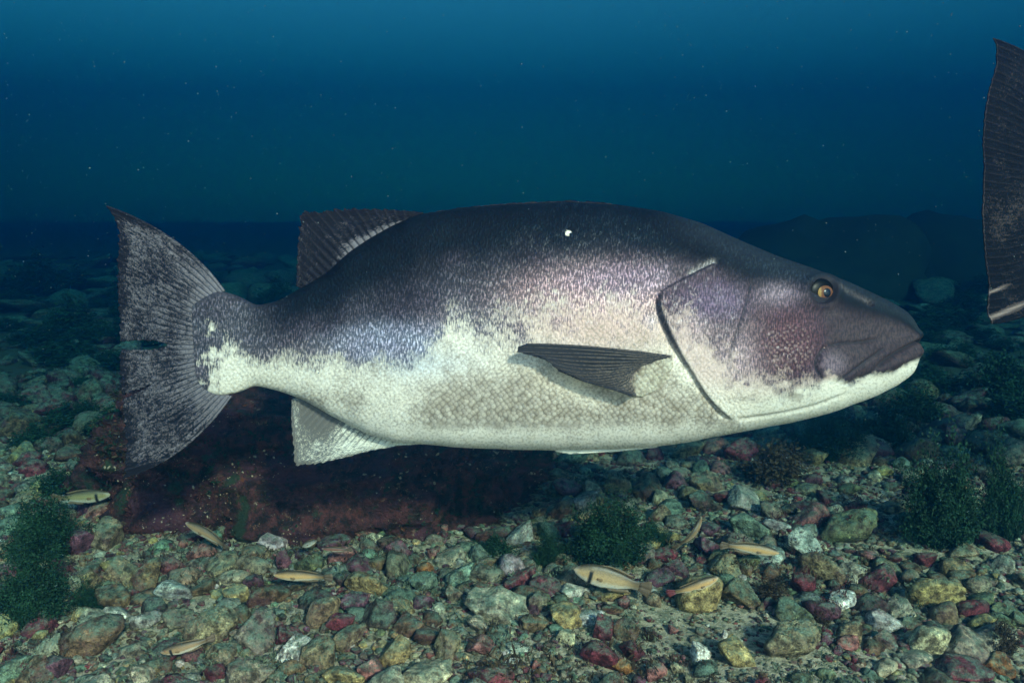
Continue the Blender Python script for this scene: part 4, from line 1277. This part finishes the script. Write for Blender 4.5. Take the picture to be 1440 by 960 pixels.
def add_weed(px, py_base, w, h, label, protos, group='weed growing on the seabed', dy=0.0):
    g = hit_ground(px, py_base)
    dep = project(g)[2]
    o = bpy.data.objects.new('seaweed', protos[int(rng.integers(len(protos)))]); COL.objects.link(o)
    W = w * dep / FPX / 2; H = h * dep / FPX
    o.location = (g[0], g[1] + W * 0.5 + dy, float(ground_z(g[0], g[1] + W * 0.5)) - 0.01)
    o.scale = (W, W * 0.85, H * 0.72)
    o.rotation_euler = (0, 0, rng.uniform(0, 6.28) if w == h else rng.uniform(-0.25, 0.25))
    tag(o, label, 'seaweed', group)
    return o
for q in [
 (1345, 785, 165, 165, 'largest dark bushy weed clump at right above the angular yellow rock', WEEDS),
 (1425, 770, 110, 130, 'dark weed clump cut by the right edge behind the largest clump', WEEDS),
 (858, 808, 175, 105, 'dark green weed tuft at centre right behind the barred fish', WEEDS),
 (775, 800, 80, 55, 'low dark weed wing left of the central green tuft', WEEDS),
 (925, 775, 60, 40, 'small weed lobe at the right end of the central green tuft', WEEDS),
 (35, 805, 150, 105, 'green weed tuft against the left edge below the small barred fish', WEEDS),
 (25, 895, 170, 120, 'dark weed mass against the left edge beside the cream rock', WEEDS),
 (115, 868, 90, 40, 'low dark weed below the cream rock at far left', WEEDS),
 (1100, 690, 130, 70, 'dark reddish weed bush below the gill cover', WEEDBR),
 (1180, 655, 150, 80, 'green weed bush below the chin', WEEDS),
 (1260, 640, 110, 70, 'dim green weed bush right of the chin bush', WEEDF),
 (1300, 600, 110, 60, 'dim weed bush below the snout', WEEDF),
 (1425, 570, 110, 80, 'dark round weed bush at right edge below the second tail', WEEDF),
 (1180, 620, 90, 40, 'low weed right under the jaw', WEEDF),
 (1090, 850, 70, 40, 'wispy brown weed on the long slanted rock', WEEDBR),
 (1160, 878, 50, 36, 'wispy brown weed right of the long slanted rock', WEEDBR),
 (915, 905, 40, 26, 'brown weed tuft right of the dark tan pitted rock', WEEDBR),
 (1420, 925, 60, 60, 'brown weed tuft in the lower right corner', WEEDBR),
 (690, 790, 90, 36, 'low green weed at the right foot of the dark boulder', WEEDF),
 (385, 605, 90, 60, 'dim green weed on the far side of the anal fin', WEEDF),
 (60, 700, 90, 40, 'low green weed behind the small barred fish at left', WEEDF),
 (30, 640, 100, 40, 'dim green weed at left edge beyond the tail', WEEDF),
 (110, 600, 90, 40, 'dim green weed left of the lower tail lobe', WEEDF),
 (80, 480, 120, 60, 'far dark weed bush left of the tail notch', WEEDF),
 (30, 420, 130, 60, 'far dark weed bush at left edge', WEEDF),
 (250, 640, 90, 50, 'dim weed under the lower tail lobe', WEEDF),
 (380, 440, 90, 45, 'far green weed seen over the tail stem', WEEDF),
]:
    add_weed(*q)
spots = 0
for _ in range(400):
    y = rng.uniform(2.9, 9.5); x = rng.uniform(-1, 1) * (0.68 * y)
    z = float(ground_z(x, y)); px, py, d = project(np.array([x, y, z]))
    if 300 < px < 1230 and 300 < py < 640: continue
    o = bpy.data.objects.new('seaweed', WEEDF[int(rng.integers(3))]); COL.objects.link(o)
    w = rng.uniform(0.10, 0.30) * (0.6 + 0.1 * y)
    o.location = (x, y, z - 0.01); o.scale = (w, w, w * rng.uniform(0.3, 0.5)); o.rotation_euler = (0, 0, rng.uniform(0, 6.28))
    lab = '%s dim green weed tuft %s' % ('wide' if w > 0.24 else 'small', where(px, py, y))
    tag(o, lab, 'seaweed', 'far weed tufts: ' + lab)
    spots += 1
    if spots >= 75: break

# short turf growing on stones and silt, where a drop from above lands
def seabed_turf():
    bpy.context.view_layer.update()
    dg = bpy.context.evaluated_depsgraph_get()
    r_ = np.random.default_rng(77)
    P = {0: [], 1: [], 2: []}; N = {0: [], 1: [], 2: []}
    for _ in range(15000):
        y = 1.2 + 3.4 * r_.random() ** 1.3; x = r_.uniform(-1, 1) * (0.70 * y + 0.1)
        a = float(noise3(np.array([x * 5, y * 5, 1.0]), 9)); b = float(noise3(np.array([x * 3, y * 3, 4.0]), 19))
        if a < 0.42: continue
        h = scene.ray_cast(dg, Vector((x, y, 0.34)), Vector((0, 0, -1)))
        if not h[0] or h[1].z > 0.3 or not h[4].name.startswith(('rock', 'rubble', 'gravel', 'seabed')): continue
        k = 0 if b > 0.55 else 1 if b > 0.38 else 2
        P[k].append(h[1][:]); N[k].append(h[2][:])
    M_R = mat_weed('red_turf', (0.020, 0.006, 0.006), (0.075, 0.022, 0.020), (0.11, 0.04, 0.03))
    M_T = mat_weed('teal_turf', (0.020, 0.034, 0.020), (0.10, 0.13, 0.08), (0.16, 0.19, 0.13))
    turf_tufts('green_turf', P[0], N[0], 0.008, M_T, 'pale green algal turf over stones', 10, 5)
    turf_tufts('brown_turf', P[1], N[1], 0.009, M_WEEDB, 'brown algal turf over stones', 10, 6)
    turf_tufts('red_turf', P[2], N[2], 0.008, M_R, 'dark red algal turf over stones', 10, 7)
    # and over the dark boulder
    bo = [o for o in bpy.data.objects if o.name == 'boulder'][0]
    me = bo.data
    vv = np.empty(len(me.vertices) * 3, np.float32); me.vertices.foreach_get('co', vv); vv = vv.reshape(-1, 3)
    nn = np.empty(len(me.vertices) * 3, np.float32); me.vertices.foreach_get('normal', nn); nn = nn.reshape(-1, 3)
    ok = np.where((vv[:, 1] < 0.1) & (vv[:, 2] > -0.2))[0]
    sel = r_.choice(ok, 5200)
    q = fbm(vv[sel] * 9, 44, 3)
    for key, cond, m, lab in (('red', q > 0.02, M_R, 'dark red turf on the boulder'), ('green', q < -0.08, M_WEED, 'green turf on the boulder'), ('brown', (q <= 0.02) & (q >= -0.08), M_WEEDB, 'brown turf on the boulder')):
        turf_tufts(key + '_turf', vv[sel][cond], nn[sel][cond], 0.010, m, None, 9, 11, bo, 0.1)
seabed_turf()

# far mounds at the upper right
def far_mound(px, py_base, w, h, dist, label, seed):
    v, f = ICO[4]
    p = v * (1 + 0.7 * fbm(v * 1.3 + seed, seed, 3, 0.5))[:, None]
    c = at_plane(px, py_base, dist); dep = project(c)[2]
    W, H = w * dep / FPX, h * dep / FPX
    me = mesh_data('rock_mound', p * np.array([W / 2, W / 2.4, H]), f)
    me.materials.append(mat_simple('mound_rock', (0.022, 0.024, 0.018), 0.9, 7, 0.6, 0.1, 0.8))
    o = link('rock_mound', me); o.location = (c[0], dist, float(ground_z(c[0], dist)) - 0.05)
    o.scale = (1, 1, (c[2] + H - o.location.z) / H if c[2] + H > o.location.z else 1)
    tag(o, label, 'rock mound', 'far rock mounds')
far_mound(1140, 345, 330, 50, 8.2, 'far dark rock mound above the snout', 5)
far_mound(1320, 345, 260, 42, 9.2, 'far dark rock mound left of the second tail', 8)
# ------------------------------------------------------------------ small fish
def mat_small():
    k = NT('small_fish_skin')
    q = k.attr('q', 'Vector')        # x along, y height -1..1
    s = k.n('SeparateXYZ'); k.set(s.inputs[0], q)
    bar = k.attr('bar')
    oi = k.n('ObjectInfo')
    nz = k.noise(k.vscale(q, (40, 14, 1)), 1.0, 3, 0.6)
    hz = k.math('ADD', s.outputs[1], k.math('MULTIPLY', k.math('SUBTRACT', nz, 0.5), 0.35))
    c = k.mix(k.ramp(hz, 1.0, 0.0), (0.035, 0.028, 0.015), oi.outputs['Color'])
    c = k.mix(k.ramp(hz, -0.10, -1.0), c, (0.55, 0.51, 0.42))
    c = k.mix(k.math('MULTIPLY', k.ramp(s.outputs[0], 0.90, 1.0), 0.35), c, (0.55, 0.50, 0.42))
    c = k.mix(k.math('MULTIPLY', k.ramp(s.outputs[0], 0.30, 0.0), 0.75), c, (0.045, 0.032, 0.018))
    c = k.mix(k.math('MULTIPLY', k.ramp(nz, 0.48, 0.62), 0.35), c, k.mix(1.0, c, (0.45, 0.42, 0.40), 'MULTIPLY'))
    c = k.mix(bar, c, (0.008, 0.010, 0.012))
    return k.done(c, 0.45, k.bump(nz, 0.3, 0.001), 0.4)
def mat_flat(name, col):
    return mat_simple(name, col, 0.55, 150, 0.35)
M_SF = mat_small(); M_SFF = mat_flat('small_fin', (0.115, 0.080, 0.045)); M_SFE = mat_flat('small_eye', (0.012, 0.010, 0.010)); M_SFR = mat_flat('red_iris', (0.30, 0.08, 0.05))
M_SFP = mat_flat('small_pectoral', (0.16, 0.10, 0.05)); M_TAILD = mat_flat('dark_small_tail', (0.085, 0.058, 0.036)); M_TAILM = mat_flat('maroon_small_tail', (0.11, 0.025, 0.03))
def small_fish(px, py, length, heading, pitch, label, barred, col=(0.36, 0.22, 0.10), fat=1.0, bend=0.0, tailmat=None, lift=0.035, dist=None, group='small wrasses over the rubble'):
    """heading: degrees in plan, 0 = nose to the picture's right, 180 = left; pitch: nose up positive"""
    if dist is None:
        g = hit_ground(px, py + 30); Y = g[1] - 0.02
    else: Y = dist
    c = at_plane(px, py, Y); dep = project(c)[2]
    hd = math.radians(heading)
    L = length * dep / FPX / max(0.35, abs(math.cos(hd)))
    root = bpy.data.objects.new('small_wrasse', None); COL.objects.link(root); root.empty_display_size = 0.02
    root.location = c; root.rotation_euler = (0, -math.radians(pitch), hd)
    tag(root, label, 'small fish', group)
    NX, NA = 34, 20
    s = np.linspace(0, 1, NX)                      # 0 tail stem, 1 snout
    xb = (s - 0.5) * 0.86 + 0.07
    up = np.interp(s, [0, .1, .3, .55, .75, .9, .97, 1], [.040, .042, .075, .098, .090, .060, .032, .004]) * fat
    dn = np.interp(s, [0, .1, .3, .55, .75, .9, .97, 1], [.038, .042, .080, .105, .092, .055, .030, .004]) * fat
    w = np.interp(s, [0, .1, .3, .55, .75, .9, .97, 1], [.012, .02, .045, .065, .066, .048, .026, .004])
    yoff = bend * ((s - 0.6) ** 2) * np.where(s < 0.6, 1, 0.3)
    a = np.linspace(0, 2 * np.pi, NA, endpoint=False)
    Z = np.where(np.cos(a)[None] > 0, up[:, None], dn[:, None]) * np.cos(a)[None]
    Yy = w[:, None] * np.sin(a)[None] + yoff[:, None]
    V = np.stack([np.repeat(xb[:, None], NA, 1), Yy, Z], -1) * L
    i = np.arange(NX * NA).reshape(NX, NA); j = np.roll(i, -1, 1)
    f = np.stack([i[:-1], i[1:], j[1:], j[:-1]], -1).reshape(-1, 4)
    me = mesh_data('body', V.reshape(-1, 3), f)
    hq = Z / np.maximum(up, 0.01)[:, None]
    put_attr(me, 'q', np.stack([np.repeat(s[:, None], NA, 1), hq, np.full(hq.shape, px * 0.01)], -1).reshape(-1, 3), 'FLOAT_VECTOR')
    b = np.zeros((NX, NA))
    if barred:
        b = sstep(0.040, 0.026, np.abs(s - 0.735))[:, None] * sstep(0.85, 0.65, np.abs(hq + 0.30))
    put_attr(me, 'bar', b.reshape(-1))
    me.materials.append(M_SF)
    bo = link('body', me, None, root); bo.color = (*col, 1)
    def sheet(name, pts_b, pts_t, mat, n=10, m=4, yb=0.0, amp=0.004):
        B = np.array(pts_b, float); T = np.array(pts_t, float)
        tt = np.linspace(0, 1, n)
        def rs(p):
            q = np.linspace(0, 1, len(p)); return np.stack([np.interp(tt, q, p[:, 0]), np.interp(tt, q, p[:, 1])], -1)
        Bq, Tq = rs(B), rs(T)
        u = np.linspace(0, 1, m)[:, None, None]
        Q = Bq * (1 - u) + Tq * u
        sx = np.clip((Q[..., 0] - 0.07) / 0.86 + 0.5, -0.5, 1)
        y = bend * ((sx - 0.6) ** 2) * np.where(sx < 0.6, 1, 0.3) + amp * np.sin(tt * 60)[None] + yb
        v = np.stack([Q[..., 0], y, Q[..., 1]], -1).reshape(-1, 3) * L
        i = np.arange(n * m).reshape(m, n)
        f = np.stack([i[:-1, :-1], i[1:, :-1], i[1:, 1:], i[:-1, 1:]], -1).reshape(-1, 4)
        o = link(name, mesh_data(name, v, f), mat, root)
        md = o.modifiers.new('thickness', 'SOLIDIFY'); md.thickness = 0.012 * L; md.offset = 0
        return o
    sheet('tail_fin', [(-0.35, 0.036 * fat), (-0.365, 0), (-0.35, -0.034 * fat)], [(-0.50, 0.080 * fat), (-0.525, 0.03), (-0.52, -0.03), (-0.495, -0.078 * fat)], tailmat or M_TAILD, 13, 5)
    sheet('dorsal_fin', [(-0.24, 0.058 * fat), (0.05, 0.094 * fat), (0.26, 0.082 * fat)], [(-0.27, 0.072 * fat), (-0.1, 0.098 * fat), (0.06, 0.106 * fat), (0.25, 0.086 * fat)], M_SFF, 22, 3)
    sheet('anal_fin', [(-0.24, -0.060 * fat), (0.02, -0.098 * fat)], [(-0.27, -0.085 * fat), (-0.1, -0.112 * fat), (0.01, -0.112 * fat)], M_SFF, 16, 3)
    for sd in (-1, 1):
        o = sheet('pectoral_fin', [(0.19, -0.012), (0.19, -0.035)], [(0.125, -0.005), (0.112, -0.03), (0.13, -0.05)], M_SFP, 7, 4, sd * 0.068, 0.002)
        v, f_ = ICO[2]
        e = link('eye', mesh_data('eye', v * 0.0145 * L * np.array([1, 0.6, 1]), f_), M_SFR, root)
        e.location = (0.385 * L, sd * 0.040 * L + 0.0, 0.022 * L * fat)
        p = link('pupil', mesh_data('pupil', v * 0.0085 * L * np.array([1, 0.6, 1]), f_), M_SFE, e)
        p.location = (0, sd * 0.006 * L, 0)
    return root

olive = (0.22, 0.19, 0.085); orange = (0.42, 0.25, 0.105); dusky = (0.25, 0.16, 0.085)
small_fish(115, 698, 78, 4, 3, 'olive small wrasse with dark bar at left, nose to the right', True, olive, 1.25)
small_fish(98, 682, 56, 8, 14, 'dim olive small wrasse just above and behind the barred one at left', True, olive, 1.1, dist=2.45)
small_fish(294, 751, 74, 172, 25, 'dusky small wrasse angled nose up left before the dark boulder', False, dusky, 1.0, 0.3)
small_fish(426, 809, 84, 178, 1, 'orange small wrasse with pale belly swimming left above the green capped block', False, orange, 0.95, 0.1)
small_fish(437, 763, 32, 160, -28, 'tiny grey wrasse nose down at the foot of the dark boulder', False, (0.25, 0.24, 0.20), 1.3)
small_fish(473, 772, 42, 180, 3, 'dim reddish wrasse low against the dark boulder foot', False, (0.16, 0.06, 0.045), 0.9)
small_fish(262, 909, 74, 184, -12, 'pale nosed small wrasse with dark bar at lower left by the speckled boulder', True, dusky, 1.1, -0.2)
small_fish(860, 813, 108, 176, 13, 'largest barred wrasse with yellow spot at centre right, nose to the left', True, (0.36, 0.245, 0.125), 1.5, 0.1)
small_fish(976, 825, 74, 6, 19, 'orange small wrasse with maroon tail over the square yellow block', False, orange, 1.1, 0.2, M_TAILM)
small_fish(1054, 770, 82, -6, -8, 'orange small wrasse with white belly swimming right before the teal rock', False, orange, 1.0, -0.2)
small_fish(975, 751, 44, 40, 48, 'curved brownish small wrasse swimming up right past the purple stone', False, dusky, 1.0, 0.6)

# ------------------------------------------------------------------ drifting particles
def particles():
    base, bf = ICO[1]
    n = 8000
    y = 1.0 + 5.0 * rng.random(n) ** 1.0
    x = rng.uniform(-1, 1, n) * 0.70 * y; z = 0.85 - 0.16 * y + rng.uniform(-0.42, 0.48, n) * y
    gz = ground_z(x, y)
    ok = z > gz + 0.05
    ok &= ~((np.abs(y - YF) < 0.32) & (np.abs(x) < 0.95) & (z > 0.3) & (z < 0.95))
    V, F = [], []
    k = 0
    for i in np.where(ok)[0]:
        s = 0.00034 * min(2.3, rng.lognormal(0.35, 0.5)) * (0.5 + 0.55 * y[i])
        V.append(base * s * rng.uniform(0.6, 1.4, 3) + np.array([x[i], y[i], z[i]])); F.append(bf + k); k += len(base)
    me = mesh_data('floating_specks', np.concatenate(V), np.concatenate(F))
    o = link('floating_specks', me, mat_simple('speck', (0.07, 0.11, 0.12), 0.8, 50, 0.5))
    tag(o, 'fine pale specks drifting in the water', None, None, 'stuff')
particles()
